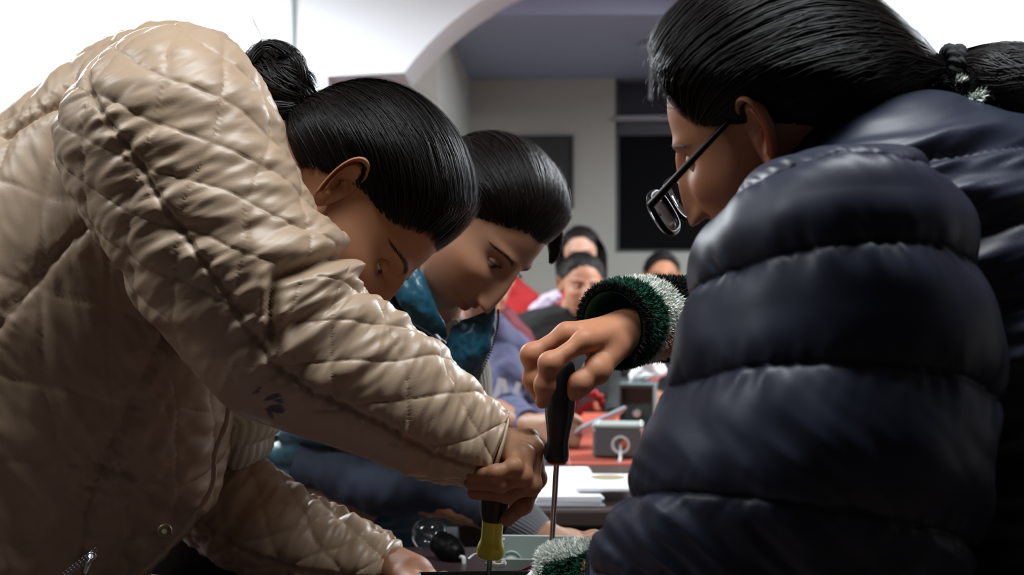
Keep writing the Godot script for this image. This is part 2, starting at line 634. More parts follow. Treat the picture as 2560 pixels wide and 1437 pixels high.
func hair(parent: Node3D, T: Transform3D, line: Array, thick: float, tie: Vector3, spread: float, count: int, seg: int, wid: float, fly: float, m: Material, sd: int) -> void:
	var mb := MB.new()
	rng.seed = sd
	var na := 72
	var ne := 44
	var P := PackedVector3Array()
	var mid := PackedVector3Array()
	for i in ne + 1:
		mid.append(T.origin)
		for j in na + 1:
			var az := TAU * (j % na) / na - PI
			var lo := float(cr(line, absf(az) / PI))
			var el := lerpf(lo + .01, PI * .5 - .0001, float(i) / ne)
			var d := Vector3(sin(az) * cos(el), sin(el), cos(az) * cos(el))
			var r := hair_r(d, line, thick, tie, spread) - .0022
			if i == 0: r -= .006
			P.append(T * (d * r))
	mb.grid(P, ne, na, true, mid, PackedColorArray(), Color(.5, .5, .5))
	var td := tie.normalized()
	for k in count:
		var d0: Vector3
		var edge := k % 3 == 0
		if edge:
			var az := rng.randf_range(-PI, PI)
			var el := float(cr(line, absf(az) / PI)) + rng.randf_range(-.06, .07)
			d0 = Vector3(sin(az) * cos(el), sin(el), cos(az) * cos(el))
		else:
			d0 = Vector3(rng.randfn(), rng.randfn(), rng.randfn()).normalized()
			if hair_mask(d0, line) < 0.02: continue
		var ang := acos(clampf(d0.dot(td), -1, 1))
		if ang < .12: continue
		var lift := absf(rng.randfn()) * .0016
		var stray := rng.randf() < fly
		var wob := rng.randf_range(-1, 1) * (.006 if stray else .0015)
		var stop := 1.0 if not stray else rng.randf_range(.3, .9)
		var start := 0.0 if edge else rng.randf_range(0.0, .25)
		var ax := d0.cross(td).normalized()
		var pts := PackedVector3Array()
		var ph := rng.randf() * TAU
		for i in seg + 1:
			var u := lerpf(start, stop, float(i) / seg)
			var d := d0.rotated(ax, ang * u)
			d = (d + ax * (sin(u * 4.0 + ph) * .02 + nz.get_noise_3d(d.x * 9.0, d.y * 9.0, d.z * 9.0 + sd) * .035) * sin(PI * u)).normalized()
			var r := hair_r(d, line, thick, tie, spread) + lift + nz.get_noise_2d(ax.x * 260.0 + ax.y * 140.0, ax.z * 260.0 + sd) * .0016 * ss(0.0, .2, u)
			if stray: r += .012 * absf(wob) / .006 * sin(PI * .5 * float(i) / seg)
			pts.append(T * (d * r))
		var tone := rng.randf_range(.55, 1.5)
		var w := wid * (rng.randf_range(.6, 1.2) if not stray else .22)
		strand(mb, pts, T.origin, w, w * .8, Color(tone, tone * .97, tone * .93))
	put("hair", mb, m, parent)

# a loose bundle of hair along a path, r its thickness at each point
func lock(mb: MB, path: Array, rr: Array, count: int, seg: int, wid: float, curl := 0.0) -> void:
	for k in count:
		var a := rng.randf() * TAU
		var q := sqrt(rng.randf_range(.25, 1.0))
		var ph := rng.randf() * TAU
		var pts := PackedVector3Array()
		var u0 := rng.randf_range(0, .12)
		var u1 := rng.randf_range(.8, 1.0)
		for i in seg + 1:
			var u := lerpf(u0, u1, float(i) / seg)
			var p: Vector3 = cr(path, u)
			var t: Vector3 = (cr(path, minf(u + .02, 1.0)) - cr(path, maxf(u - .02, 0.0))).normalized()
			var x := t.cross(Vector3(.1, .3, 1)).normalized()
			var y := t.cross(x)
			var r: float = cr(rr, u) * q
			var b := a + sin(u * 7.0 + ph) * .35 + curl * u * 6.0
			pts.append(p + (x * cos(b) + y * sin(b)) * r)
		var tone := rng.randf_range(.55, 1.5)
		var mid: Vector3 = cr(path, .5)
		strand(mb, pts, mid, wid, wid * .7, Color(tone, tone * .97, tone * .93))

func basis_of(x: Vector3, y: Vector3, z: Vector3, s: float) -> Basis:
	z = z.normalized()
	x = (x - z * x.dot(z)).normalized()
	return Basis(x * s, z.cross(x) * s, z * s)

# ---------- the room ----------
func lamp(at: Vector3, size: Vector2, energy: float, label: String) -> void:
	var o := thing("ceiling_lamp", label, "ceiling lamp", at, "strip lamps on the ceiling")
	var mb := MB.new()
	box(mb, at + Vector3(0, .03, 0), Vector3(size.x + .06, .05, size.y + .06), Basis(), .008)
	put("housing", mb, M.white_metal, o)
	var d := MB.new()
	box(d, at + Vector3(0, -.005, 0), Vector3(size.x, .02, size.y), Basis(), .006)
	put("diffuser", d, M.lamp_glow, o)
	var l := AreaLight3D.new()
	l.name = "lamp_light"
	l.area_size = size
	l.light_energy = energy
	l.light_color = Color(.955, .98, 1.0)
	l.area_range = 14.0
	l.area_attenuation = 2.0
	l.shadow_enabled = true
	o.add_child(l, true)
	l.position = Vector3(0, -.03, 0)
	l.rotation = Vector3(-PI / 2, 0, 0)

func slab(called: String, lo: Vector3, hi: Vector3, m: Material, ch := 0.0) -> MeshInstance3D:
	var mb := MB.new()
	box(mb, (lo + hi) * .5, hi - lo, Basis(), ch)
	return put(called, mb, m, self, "", "structure")

# a flat outline pushed back along -z by depth
func prism(mb: MB, poly: PackedVector2Array, z: float, depth: float) -> void:
	var t := Geometry2D.triangulate_polygon(poly)
	for i in range(0, t.size(), 3):
		var a := poly[t[i]]
		var b := poly[t[i + 1]]
		var c := poly[t[i + 2]]
		if (b - a).cross(c - a) < 0:
			var q := b
			b = c
			c = q
		mb.tri(Vector3(a.x, a.y, z), Vector3(b.x, b.y, z), Vector3(c.x, c.y, z))
		mb.tri(Vector3(a.x, a.y, z - depth), Vector3(c.x, c.y, z - depth), Vector3(b.x, b.y, z - depth))
	var area := 0.0
	for i in poly.size(): area += poly[i].cross(poly[(i + 1) % poly.size()])
	for i in poly.size():
		var a := poly[i]
		var b := poly[(i + 1) % poly.size()]
		if area < 0:
			var q := a
			a = b
			b = q
		mb.quad(Vector3(a.x, a.y, z), Vector3(a.x, a.y, z - depth), Vector3(b.x, b.y, z - depth), Vector3(b.x, b.y, z))

func room() -> void:
	slab("floor", Vector3(-5.7, -.1, -8.7), Vector3(5.7, 0, 9.2), M.floor)
	slab("ceiling", Vector3(-5.7, 2.62, -6.10), Vector3(5.7, 2.75, 9.2), M.ceiling)
	slab("wall_left", Vector3(-5.7, 0, -8.7), Vector3(-5.5, 2.62, 9.2), M.wall)
	slab("wall_right", Vector3(5.5, 0, -8.7), Vector3(5.7, 2.62, 9.2), M.wall)
	slab("wall_rear", Vector3(-5.5, 0, 9.0), Vector3(5.5, 2.62, 9.2), M.wall)
	# the wall with the arch, 5.6 m off
	var D := 5.6
	var poly := PackedVector2Array()
	var W := func(x: float, y: float) -> Vector2:
		var p := V(x, y, D)
		return Vector2(p.x, p.y)
	poly.append(Vector2(-5.5, 0)); poly.append(Vector2(-5.5, 2.62)); poly.append(Vector2(5.5, 2.62)); poly.append(Vector2(5.5, 0))
	poly.append(Vector2(W.call(2400, 190).x, 0.0))
	poly.append(W.call(2400, 190))
	for k in 33:      # a segmental arch that springs from short corbels
		var a := lerpf(-.932, .932, k / 32.0)
		poly.append(W.call(1610 - 747 * sin(a), 627 - 747 * cos(a)))
	poly.append(W.call(818, 190))
	poly.append(Vector2(W.call(818, 190).x, 0.0))
	var mb := MB.new()
	prism(mb, poly, -D, .45)
	put("wall_arch", mb, M.wall_white, self, "", "structure")
	# the room behind
	slab("ceiling_alcove", Vector3(-5.7, 2.36, -8.7), Vector3(5.7, 2.75, -6.03), M.ceiling_blue)
	var b := MB.new()
	var q := Basis(Vector3.UP, -.10)
	var bw := V(1175, 700, 7.95)
	var wl := func(x: float, y: float) -> Vector2: return Vector2((x - 1175) / F * 7.78, EYE + (718.5 - y) / F * 7.8)
	b = MB.new()
	var o := Transform3D(Basis(Vector3.UP, -.10), Vector3(bw.x, 0, bw.z))
	var hole := PackedVector2Array([wl.call(1545, 630), wl.call(1545, 190), wl.call(2060, 190), wl.call(2060, 630)])
	for r in [[-.06, 0.0, hole[0].x, 2.4], [hole[0].x, 0.0, hole[3].x, hole[0].y], [hole[0].x, hole[1].y, hole[3].x, 2.4], [hole[3].x, 0.0, 5.9, 2.4]]:
		box(b, o * Vector3((r[0] + r[2]) * .5, (r[1] + r[3]) * .5, -.08), Vector3(r[2] - r[0], r[3] - r[1], .16), o.basis)
	put("wall_back", b, M.wall_beige, self, "", "structure")
	b = MB.new()
	var p0 := V(1175, 700, 7.95)
	var p1 := V(1096, 700, 6.06)
	var dir := Vector3(p1.x - p0.x, 0, p1.z - p0.z)
	box(b, Vector3((p0.x + p1.x) * .5, 1.19, (p0.z + p1.z) * .5) + Vector3(-.06, 0, 0), Vector3(.12, 2.38, dir.length() + .02), Basis(Vector3.UP, atan2(dir.x, dir.z)))
	put("wall_side", b, M.wall_beige, self, "", "structure")
	# the window on the night, with its frame
	var win := thing("window_1", "large black night window behind the seated people, under a grey transom", "window", o * Vector3(hole[0].x, hole[0].y, 0))
	win.set_meta("kind", "structure")
	var fr := MB.new()
	var x0 := hole[0].x
	var x1 := hole[3].x
	var y0 := hole[0].y
	var y1 := hole[1].y
	var yt: float = wl.call(1545, 293).y
	var yb: float = wl.call(1545, 333).y
	for r in [[x0, y0, x0 + .02, y1], [x1 - .02, y0, x1, y1], [x0, y1 - .02, x1, y1], [x0, y0, x1, y0 + .016], [x0, yb, x1, yt - .014]]:
		box(fr, o * Vector3((r[0] + r[2]) * .5, (r[1] + r[3]) * .5, -.07), Vector3(r[2] - r[0], r[3] - r[1], .04), o.basis, .004)
	put("window_frame", fr, M.window_grey, win)
	var sl := MB.new()
	box(sl, o * Vector3((x0 + x1) * .5, yt, -.02), Vector3(x1 - x0, .026, .10), o.basis, .005)
	put("transom", sl, M.window_pale, win, "pale grey transom ledge")
	for r in [[y0 + .016, yb], [yt + .013, y1 - .02]]:
		var pn := MB.new()
		box(pn, o * Vector3((x0 + x1) * .5, (r[0] + r[1]) * .5, -.08), Vector3(x1 - x0 - .04, r[1] - r[0], .006), o.basis)
		put("pane", pn, M.clear_glass if r[0] < 1.4 else M.dull_glass, win)
	# a dark notice board on the back wall
	var nb := thing("notice_board", "dark grey board hanging on the beige back wall behind the young woman", "board", o * Vector3(.5, 1.4, 0))
	var e0: Vector2 = wl.call(1300, 520)
	var e1: Vector2 = wl.call(1440, 335)
	var m2 := MB.new()
	box(m2, o * Vector3((e0.x + e1.x) * .5, (e0.y + e1.y) * .5, .012), Vector3(e1.x - e0.x, e1.y - e0.y, .022), o.basis, .004)
	put("panel", m2, M.board, nb)
	var m3 := MB.new()
	for r in [[e0.x, e0.y, e0.x + .012, e1.y], [e1.x - .012, e0.y, e1.x, e1.y], [e0.x, e1.y - .012, e1.x, e1.y], [e0.x, e0.y, e1.x, e0.y + .012]]:
		box(m3, o * Vector3((r[0] + r[2]) * .5, (r[1] + r[3]) * .5, .020), Vector3(r[2] - r[0], r[3] - r[1], .03), o.basis, .003)
	put("frame", m3, M.board, nb)
	# conduit on the alcove ceiling with a wire that hangs from it
	var c1 := MB.new()
	tube(c1, [V(1600, 116, 6.75), V(1725, 72, 6.2)], [.012, .012], 2, 10)
	var cd := thing("conduit", "thin pale conduit running along the bluish ceiling under the arch", "conduit", V(1600, 116, 6.75))
	put("pipe", c1, M.window_pale, cd)
	c1 = MB.new()
	tube(c1, [V(1626, 112, 6.7), V(1627, 180, 6.7), V(1625, 248, 6.7)], [.006, .006, .006], 4, 8)
	put("wire", c1, M.window_pale, cd, "thin wire hanging down")
	# a pipe down the white wall
	var pw := thing("wall_pipe", "thin pale green pipe running down the white wall left of the arch", "pipe", V(729, 0, 5.57))
	c1 = MB.new()
	tube(c1, [V(730, -60, 5.585), V(729, 300, 5.585), V(729, 620, 5.585)], [.007, .007, .007], 4, 8)
	put("pipe", c1, M.pale_green, pw)
	var tr := MB.new()
	box(tr, V(2306, 100, 5.575), Vector3(.05, .1, .05), Basis(), .006)
	var jb := thing("wall_switch", "small grey switch box on the white wall by the ponytail", "switch", V(2306, 100, 5.575))
	put("body", tr, M.grey_plastic, jb)
	tr = MB.new()
	box(tr, V(2306, 100, 5.545), Vector3(.02, .035, .012), Basis(), .003)
	put("rocker", tr, M.window_pale, jb)
	lamp(Vector3(.25, 2.55, -1.05), Vector2(1.2, .3), 3.4, "white strip lamp on the ceiling over the work table")
	lamp(Vector3(-1.75, 2.55, -1.15), Vector2(1.2, .3), 2.6, "white strip lamp on the ceiling above the back of the woman in beige")
	lamp(Vector3(1.9, 2.29, -6.9), Vector2(.6, .2), 2.2, "small strip lamp on the bluish ceiling beyond the arch")
	lamp(Vector3(-1.9, 2.55, -4.5), Vector2(1.2, .3), 19.0, "white strip lamp near the white wall on the pipe side of the arch")
	lamp(Vector3(2.0, 2.55, -4.5), Vector2(1.2, .3), 19.0, "white strip lamp near the white wall on the switch side of the arch")

# ---------- the tables and what lies on them ----------
func table(called: String, label: String, x0: float, x1: float, z0: float, z1: float, top: float, m: Material, apron: Material) -> void:
	var o := thing(called, label, "table", Vector3((x0 + x1) * .5, 0, (z0 + z1) * .5))
	var mb := MB.new()
	box(mb, Vector3((x0 + x1) * .5, top - .015, (z0 + z1) * .5), Vector3(x1 - x0, .03, z1 - z0), Basis(), .004)
	put("tabletop", mb, m, o)
	mb = MB.new()
	for s in [[x0 + .05, z0 + .05, x1 - .05, z0 + .075], [x0 + .05, z1 - .075, x1 - .05, z1 - .05], [x0 + .05, z0 + .075, x0 + .075, z1 - .075], [x1 - .075, z0 + .075, x1 - .05, z1 - .075]]:
		box(mb, Vector3((s[0] + s[2]) * .5, top - .075, (s[1] + s[3]) * .5), Vector3(s[2] - s[0], .09, s[3] - s[1]), Basis(), .002)
	put("apron", mb, apron, o)
	for x in [x0 + .065, x1 - .065]:
		for z in [z0 + .065, z1 - .065]:
			mb = MB.new()
			box(mb, Vector3(x, (top - .03) * .5, z), Vector3(.05, top - .03, .05), Basis(), .004)
			put("leg", mb, apron, o)

func open_box(o: Node3D, c: Vector3, B: Basis, size: Vector3, wall: float, m: Material, bosses: bool) -> void:
	var h := size * .5
	var mb := MB.new()
	for s in [[Vector3(0, 0, h.z - wall * .5), Vector3(size.x, size.y, wall)], [Vector3(0, 0, -h.z + wall * .5), Vector3(size.x, size.y, wall)], [Vector3(h.x - wall * .5, 0, 0), Vector3(wall, size.y, size.z - wall * 2)], [Vector3(-h.x + wall * .5, 0, 0), Vector3(wall, size.y, size.z - wall * 2)], [Vector3(0, -h.y + wall * .5, 0), Vector3(size.x - wall * 2, wall, size.z - wall * 2)]]:
		box(mb, c + B * s[0], s[1], B, .0012)
	put("shell", mb, m, o)
	for k in 4:
		mb = MB.new()
		var p := Vector3(lerpf(-h.x, h.x, .2 + .6 * (k % 2)), -h.y * .1, (-h.z + wall) if k < 2 else (h.z - wall))
		lathe(mb, c + B * p, B.z * (1.0 if k < 2 else -1.0), [Vector2(.0135, -.0005), Vector2(.0135, .0015), Vector2(.012, .0022), Vector2(.011, .0012), Vector2(.0, .0012)], 28)
		put("knockout", mb, m, o)
	if bosses:
		for sx in [-1, 1]:
			for sz in [-1, 1]:
				mb = MB.new()
				lathe(mb, c + B * Vector3(sx * (h.x - .007), -h.y, sz * (h.z - .007)), B.y, [Vector2(.0055, 0), Vector2(.0055, size.y - .004), Vector2(.0048, size.y - .003), Vector2(.002, size.y - .003), Vector2(.002, size.y - .012), Vector2(0, size.y - .012)], 16)
				put("screw_boss", mb, m, o)

func screwdriver(label: String, top: Vector3, tip: Vector3, prof: Array, ringed: Array, grip: Material, shaft_r: float, grip_len: float, ring_mat: Material, called_ring: String) -> void:
	var o := thing("screwdriver", label, "screwdriver", tip)
	var ax := (tip - top).normalized()
	var mb := MB.new()
	lathe(mb, top, ax, rounded(prof, 6), 40, Color.WHITE, func(t, th): return -.0011 * pow(.5 + .5 * cos(th * 6.0), 4.0) * ss(.05, .2, t) * (1.0 - ss(.75, .9, t)))
	put("grip", mb, grip, o)
	mb = MB.new()
	lathe(mb, top, ax, rounded(ringed, 6), 40)
	put(called_ring, mb, ring_mat, o)
	mb = MB.new()
	var L := (tip - top).length()
	lathe(mb, top, ax, [Vector2(shaft_r, grip_len - .01), Vector2(shaft_r, L - .02), Vector2(shaft_r * .95, L - .012), Vector2(shaft_r * .45, L), Vector2(0, L)], 24)
	put("shaft", mb, M.steel, o)

func tabletop_things() -> void:
	table("work_table", "dark purple-brown wooden table that the junction box and bulb stand on", -.48, .33, -2.10, -.95, .75, M.table_purple, M.dark_wood)
	table("wooden_table", "dark wooden table with notebooks behind the screwdrivers", V(1088, 1268, 2.46).x, 1.6, -3.05, -2.44, .75, M.dark_wood, M.dark_wood)
	table("red_table", "table with an orange red top where the tablet is held", .13, 1.7, -4.35, -3.08, .75, M.red_top, M.dark_wood)
	# screwdrivers
	screwdriver("black screwdriver with an orange ring held upright in the hand with the furry cuff", V(1407, 900, 1.445), V(1377, 1400, 1.47), [Vector2(.006, 0), Vector2(.012, .003), Vector2(.0155, .014), Vector2(.0165, .035), Vector2(.0160, .055), Vector2(.0125, .078), Vector2(.0115, .088), Vector2(.0125, .100), Vector2(.0125, .105), Vector2(.0120, .1085)],
		[Vector2(.009, .1085), Vector2(.0105, .1095), Vector2(.010, .1115), Vector2(.003, .113)], M.black_rubber, .0030, .112, M.orange_plastic, "ring")
	screwdriver("yellow collared screwdriver with a dark grip in the fist with the beige cuff", V(1246, 1130, 1.462), V(1220, 1455, 1.475), [Vector2(.007, 0), Vector2(.013, .004), Vector2(.0165, .02), Vector2(.0165, .05), Vector2(.0150, .066), Vector2(.0125, .0745), Vector2(.0105, .076)],
		[Vector2(.0100, .072), Vector2(.0118, .0745), Vector2(.0114, .086), Vector2(.0118, .096), Vector2(.0145, .104), Vector2(.0150, .110), Vector2(.0140, .1145), Vector2(.010, .1165), Vector2(.003, .117)], M.black_rubber, .0030, .114, M.yellow_plastic, "collar")
	# the junction boxes on the work table
	var o := thing("junction_box", "dark grey open plastic junction box under the yellow screwdriver", "junction box", V(1210, 1437, 1.47))
	var c := V(1250, 1415, 1.47)
	open_box(o, Vector3(c.x, .75 + .046, -1.42), Basis(Vector3.UP, .06), Vector3(.17, .092, .12), .0028, M.box_dark, true)
	o = thing("junction_box", "pale grey open junction box with round knockouts behind the two shafts", "junction box", V(1340, 1400, 1.62))
	open_box(o, V(1335, 1427, 1.625) + Vector3(0, 0, 0), Basis(Vector3.RIGHT, .10) * Basis(Vector3.UP, -.05), Vector3(.098, .060, .10), .0026, M.box_pale, true)
	var tab := MB.new()
	lathe(tab, V(1246, 1413, 1.50), Vector3(0, 1, .25), [Vector2(.0085, 0), Vector2(.0092, .002), Vector2(.0085, .0045), Vector2(.004, .0045), Vector2(.0035, .002), Vector2(0, .002)], 24)
	o = thing("terminal_block", "small white terminal with a hole inside the open junction box", "terminal", V(1246, 1413, 1.5))
	put("body", tab, M.white_plastic, o)
	tab = MB.new()
	tube(tab, [V(1246, 1414, 1.502), V(1225, 1402, 1.52), V(1206, 1398, 1.53)], [.0035, .003, .003], 10, 10)
	put("wire", tab, M.white_plastic, o)
	var wire := MB.new()
	tube(wire, [V(1318, 1445, 1.42), V(1340, 1424, 1.43), V(1368, 1410, 1.44), V(1400, 1402, 1.45)], [.0028, .0028, .0028, .0028], 24, 12)
	put_thing("white_cable", "thick white cable curving up to the furry cuff", "cable", wire, M.white_plastic, V(1340, 1424, 1.43))
	wire = MB.new()
	tube(wire, [V(1300, 1428, 1.52), V(1330, 1416, 1.53), V(1366, 1409, 1.54), V(1410, 1400, 1.54)], [.002, .002, .002, .002], 20, 10)
	put_thing("red_cable", "dark red cable lying in the pale junction box", "cable", wire, M.red_cable, V(1330, 1416, 1.53))
	wire = MB.new()
	tube(wire, [V(1170, 1398, 1.60), V(1185, 1387, 1.61), V(1205, 1385, 1.6), V(1222, 1396, 1.58), V(1215, 1410, 1.57)], [.0016, .0016, .0016, .0016, .0016], 24, 10)
	put_thing("pale_cable", "thin pale cable looped beside the yellow collar", "cable", wire, M.window_pale, V(1185, 1387, 1.61))
	# glass bulb in a black lamp holder
	o = thing("light_bulb", "clear glass bulb in a black lamp holder lying on the purple-brown table", "light bulb", V(1070, 1380, 2.02))
	var bc := V(1072, 1335, 2.03)
	var bax := (V(1150, 1392, 1.98) - bc).normalized()
	var gl := MB.new()
	var pr := []
	for k in 19:
		var a := lerpf(0.0, PI * .80, k / 18.0)
		pr.append(Vector2(.0262 * sin(a), -.0262 * cos(a)))
	pr.append(Vector2(.0135, .027))
	pr.append(Vector2(.0125, .033))
	lathe(gl, bc, bax, pr, 40)
	put("globe", gl, M.glass, o, "clear glass globe")
	gl = MB.new()
	lathe(gl, bc, bax, rounded([Vector2(.012, .023), Vector2(.0175, .025), Vector2(.0180, .034), Vector2(.0195, .037), Vector2(.0195, .050), Vector2(.0175, .058), Vector2(.0165, .064), Vector2(.0120, .072), Vector2(.004, .075)], 5), 36, Color.WHITE, func(t, th): return .0007 * cos(th * 18.0) * g(t - .5, .15))
	put("lamp_holder", gl, M.black_gloss, o, "black lamp holder")
	gl = MB.new()
	tube(gl, [bc + bax * .073, bc + bax * .082 + Vector3(0, .002, 0), bc + bax * .086 + Vector3(-.002, -.012, 0)], [.0035, .0035, .003], 8, 12)
	put("wire_end", gl, M.white_plastic, o, "white wire stub")
	gl = MB.new()
	tube(gl, [bc + bax * .02, bc + bax * .0, bc + bax * -.006], [.005, .0035, .001], 8, 12)
	put("stem", gl, M.glass, o)
	# on the wooden table
	notebook("spiral notebook lying open on the dark wooden table", V(1330, 1200, 2.85), V(1520, 1290, 2.48))
	o = thing("booklet", "white booklet with a round gold emblem beside the spiral notebook", "booklet", V(1510, 1220, 2.8))
	var bk := MB.new()
	box(bk, Vector3(V(1515, 1220, 2.62).x, .7745, -2.62), Vector3(.115, .007, .20), Basis(Vector3.UP, -.05), .002)
	put("pages", bk, M.paper, o)
	bk = MB.new()
	lathe(bk, Vector3(V(1520, 1192, 2.665).x, .7782, -2.665), Vector3.UP, [Vector2(.034, 0), Vector2(.034, .0006), Vector2(.030, .0009), Vector2(.020, .0009), Vector2(.019, .0006), Vector2(0, .0006)], 40)
	put("emblem", bk, M.gold_print, o, "round gold emblem")
	bk = MB.new()
	o = thing("phone", "black phone lying behind the white notebook on the wooden table", "phone", V(1400, 1190, 2.95))
	box(bk, Vector3(V(1385, 1195, 2.93).x, .757, -2.93), Vector3(.14, .010, .075), Basis(Vector3.UP, .05), .003)
	put("body", bk, M.black_gloss, o)
	bk = MB.new()
	box(bk, Vector3(V(1385, 1195, 2.93).x, .7624, -2.93), Vector3(.132, .001, .067), Basis(Vector3.UP, .05))
	put("screen", bk, M.night_glass, o)

func far_table_things() -> void:
	# a tablet seen from its edge, two grey boxes, a cable, cloths and a red cord on the red table
	var c := V(1488, 1062, 3.42)
	var x := (V(1556, 1034, 3.47) - V(1421, 1096, 3.37)).normalized()
	var z := Vector3(-.25, .16, 1.0)
	z = (z - x * z.dot(x)).normalized()
	var B := Basis(x, z.cross(x), z)
	var o := thing("tablet", "silver edged tablet held at a slant above the red table", "tablet", c)
	var mb := MB.new()
	box(mb, c, Vector3(.152, .010, .105), B, .004)
	put("case", mb, M.tablet_edge, o)
	mb = MB.new()
	box(mb, c + B.y * .0056, Vector3(.137, .0018, .092), B, .0005)
	put("screen", mb, M.night_glass, o)
	o = thing("junction_box", "grey junction box on the red table with a round cable opening", "junction box", V(1545, 1125, 3.2))
	var bc := Vector3(V(1548, 1125, 3.20).x, .75 + .0355, -3.235)
	var bb := Basis(Vector3.UP, -.12)
	mb = MB.new()
	box(mb, bc, Vector3(.115, .070, .10), bb, .006)
	put("body", mb, M.box_mid, o)
	mb = MB.new()
	box(mb, bc + Vector3(0, .0385, 0), Vector3(.119, .009, .104), bb, .003)
	put("lid", mb, M.box_pale, o)
	for s in [[-.05, -.044], [.05, -.044], [-.05, .044], [.05, .044]]:
		mb = MB.new()
		lathe(mb, bc + bb * Vector3(s[0], .043, s[1]), Vector3.UP, [Vector2(.005, 0), Vector2(.0048, .0015), Vector2(0, .0018)], 14)
		put("lid_screw", mb, M.steel, o)
	var f := bc + bb * Vector3(.008, -.004, .05)
	mb = MB.new()
	lathe(mb, f, bb.z, [Vector2(.022, 0), Vector2(.022, .004), Vector2(.018, .006), Vector2(.016, .002), Vector2(.012, -.004), Vector2(0, -.004)], 28)
	put("cable_opening", mb, M.white_plastic, o)
	mb = MB.new()
	lathe(mb, f + bb * Vector3(.008, .003, 0), bb.z, [Vector2(.008, -.002), Vector2(.008, .008), Vector2(.006, .010), Vector2(0, .010)], 18)
	put("plug", mb, M.orange_plastic, o, "orange red plug in the opening")
	mb = MB.new()
	tube(mb, [f + bb.z * .002, f + Vector3(-.002, -.012, .03), f + Vector3(-.006, -.030, .055), f + Vector3(-.012, -.0285, .09)], [.0035, .0035, .0035, .0035], 20, 10)
	put_thing("white_cable", "white cable hanging out of the grey junction box on the red table", "cable", mb, M.white_plastic, f)
	o = thing("plastic_case", "teal grey open plastic case standing behind the grey junction box", "case", V(1594, 1030, 3.9))
	bc = Vector3(V(1597, 1020, 3.9).x, .75 + .060, -3.92)
	bb = Basis(Vector3.UP, -.2)
	mb = MB.new()
	for s in [[0, .0575, 0, .1, .005, .10], [0, -.0575, 0, .1, .005, .10], [-.0475, 0, 0, .005, .11, .10], [.0475, 0, 0, .005, .11, .10], [0, 0, -.0475, .09, .11, .005]]: box(mb, bc + bb * Vector3(s[0], s[1], s[2]), Vector3(s[3], s[4], s[5]), bb, .0015)
	put("shell", mb, M.box_teal, o)
	mb = MB.new()
	box(mb, bc + bb * Vector3(0, .062, 0), Vector3(.106, .006, .106), bb, .002)
	put("lid", mb, M.box_teal, o)
	mb = MB.new()
	lathe(mb, bc + bb * Vector3(.0, -.02, .0), bb.z, [Vector2(.010, -.02), Vector2(.012, .04), Vector2(.008, .045), Vector2(0, .045)], 18)
	put("clip", mb, M.white_plastic, o)
	# crumpled white cloth
	mb = MB.new()
	var wc := V(1622, 934, 4.0)
	loft(mb, [ring_sec(wc + Vector3(-.03, -.045, .0), Vector3(.02, .01, 0), Vector3(0, .0, .02)), ring_sec(wc + Vector3(-.015, -.015, .0), Vector3(.045, .006, 0), Vector3(0, .0, .04)), ring_sec(wc + Vector3(.005, .012, .0), Vector3(.048, -.006, 0), Vector3(0, .0, .04)), ring_sec(wc + Vector3(.01, .036, .0), Vector3(.03, -.002, 0), Vector3(0, .0, .025))], 30, 36, func(_t, _th, _s, _r, p): return .016 * n2.get_noise_3d(p.x * 28.0, p.y * 28.0, p.z * 28.0))
	put_thing("white_cloth", "crumpled bright white cloth lying on the teal grey case", "cloth", mb, M.paper, wc)
	mb = MB.new()
	var yc := V(1472, 1000, 3.98)
	tube(mb, [yc + Vector3(-.045, -.02, 0), yc + Vector3(-.03, .012, .01), yc + Vector3(-.005, .02, -.005), yc + Vector3(.02, .016, .01), yc + Vector3(.036, .0, .0), yc + Vector3(.03, -.02, -.01), yc + Vector3(.005, -.012, .01), yc + Vector3(-.02, -.026, .012), yc + Vector3(-.04, -.046, .01)], [.010, .011, .012, .012, .011, .012, .012, .011, .009], 80, 14, Color.WHITE, func(_t, th, s, _r, _p): return .003 * sin(s * 320.0 + th))
	put_thing("red_knot", "knotted bright red cord lying at the far edge of the red table", "cord", mb, M.red_cloth, yc)
	mb = MB.new()
	tube(mb, [V(1488, 1008, 3.9), V(1492, 1020, 3.88), V(1500, 1028, 3.86)], [.006, .007, .006], 8, 10)
	put_thing("orange_tag", "small orange tag beside the red cord", "tag", mb, M.orange_plastic, V(1492, 1020, 3.88))

func put_thing(called: String, label: String, category: String, mb: MB, m: Material, at: Vector3, group := "") -> void:
	var o := MeshInstance3D.new()
	o.name = numbered(called)
	for i in mb.v.size(): mb.v[i] -= at
	o.mesh = mb.mesh()
	o.material_override = m
	add_child(o)
	o.position = at
	tag(o, label, category, group)

func notebook(label: String, a: Vector3, b: Vector3) -> void:
	var o := thing("notebook", label, "notebook", a)
	var x0 := a.x
	var x1 := b.x - .01
	var z0 := -2.90
	var z1 := -2.485
	var mb := MB.new()
	box(mb, Vector3((x0 + x1) * .5, .7515, (z0 + z1) * .5), Vector3(x1 - x0 + .01, .003, z1 - z0 + .01), Basis(), .001)
	put("cover", mb, M.grey_plastic, o)
	for k in 5:
		mb = MB.new()
		box(mb, Vector3((x0 + x1) * .5 + rng.randf_range(-.002, .002), .7545 + k * .0031, (z0 + z1) * .5 + rng.randf_range(-.003, .003)), Vector3(x1 - x0, .0027, z1 - z0), Basis(Vector3.UP, rng.randf_range(-.012, .012)), .0008)
		put("page", mb, M.paper, o)
	mb = MB.new()
	for k in 22:
		var x := lerpf(x0 + .008, x1 - .008, k / 21.0)
		var ring := []
		var rr := []
		for i in 9:
			var t := TAU * i / 8.0
			ring.append(Vector3(x, .760 + .009 * sin(t), z0 + .004 + .009 * cos(t)))
			rr.append(.0011)
		tube(mb, ring, rr, 16, 6)
	put("spiral", mb, M.steel, o)

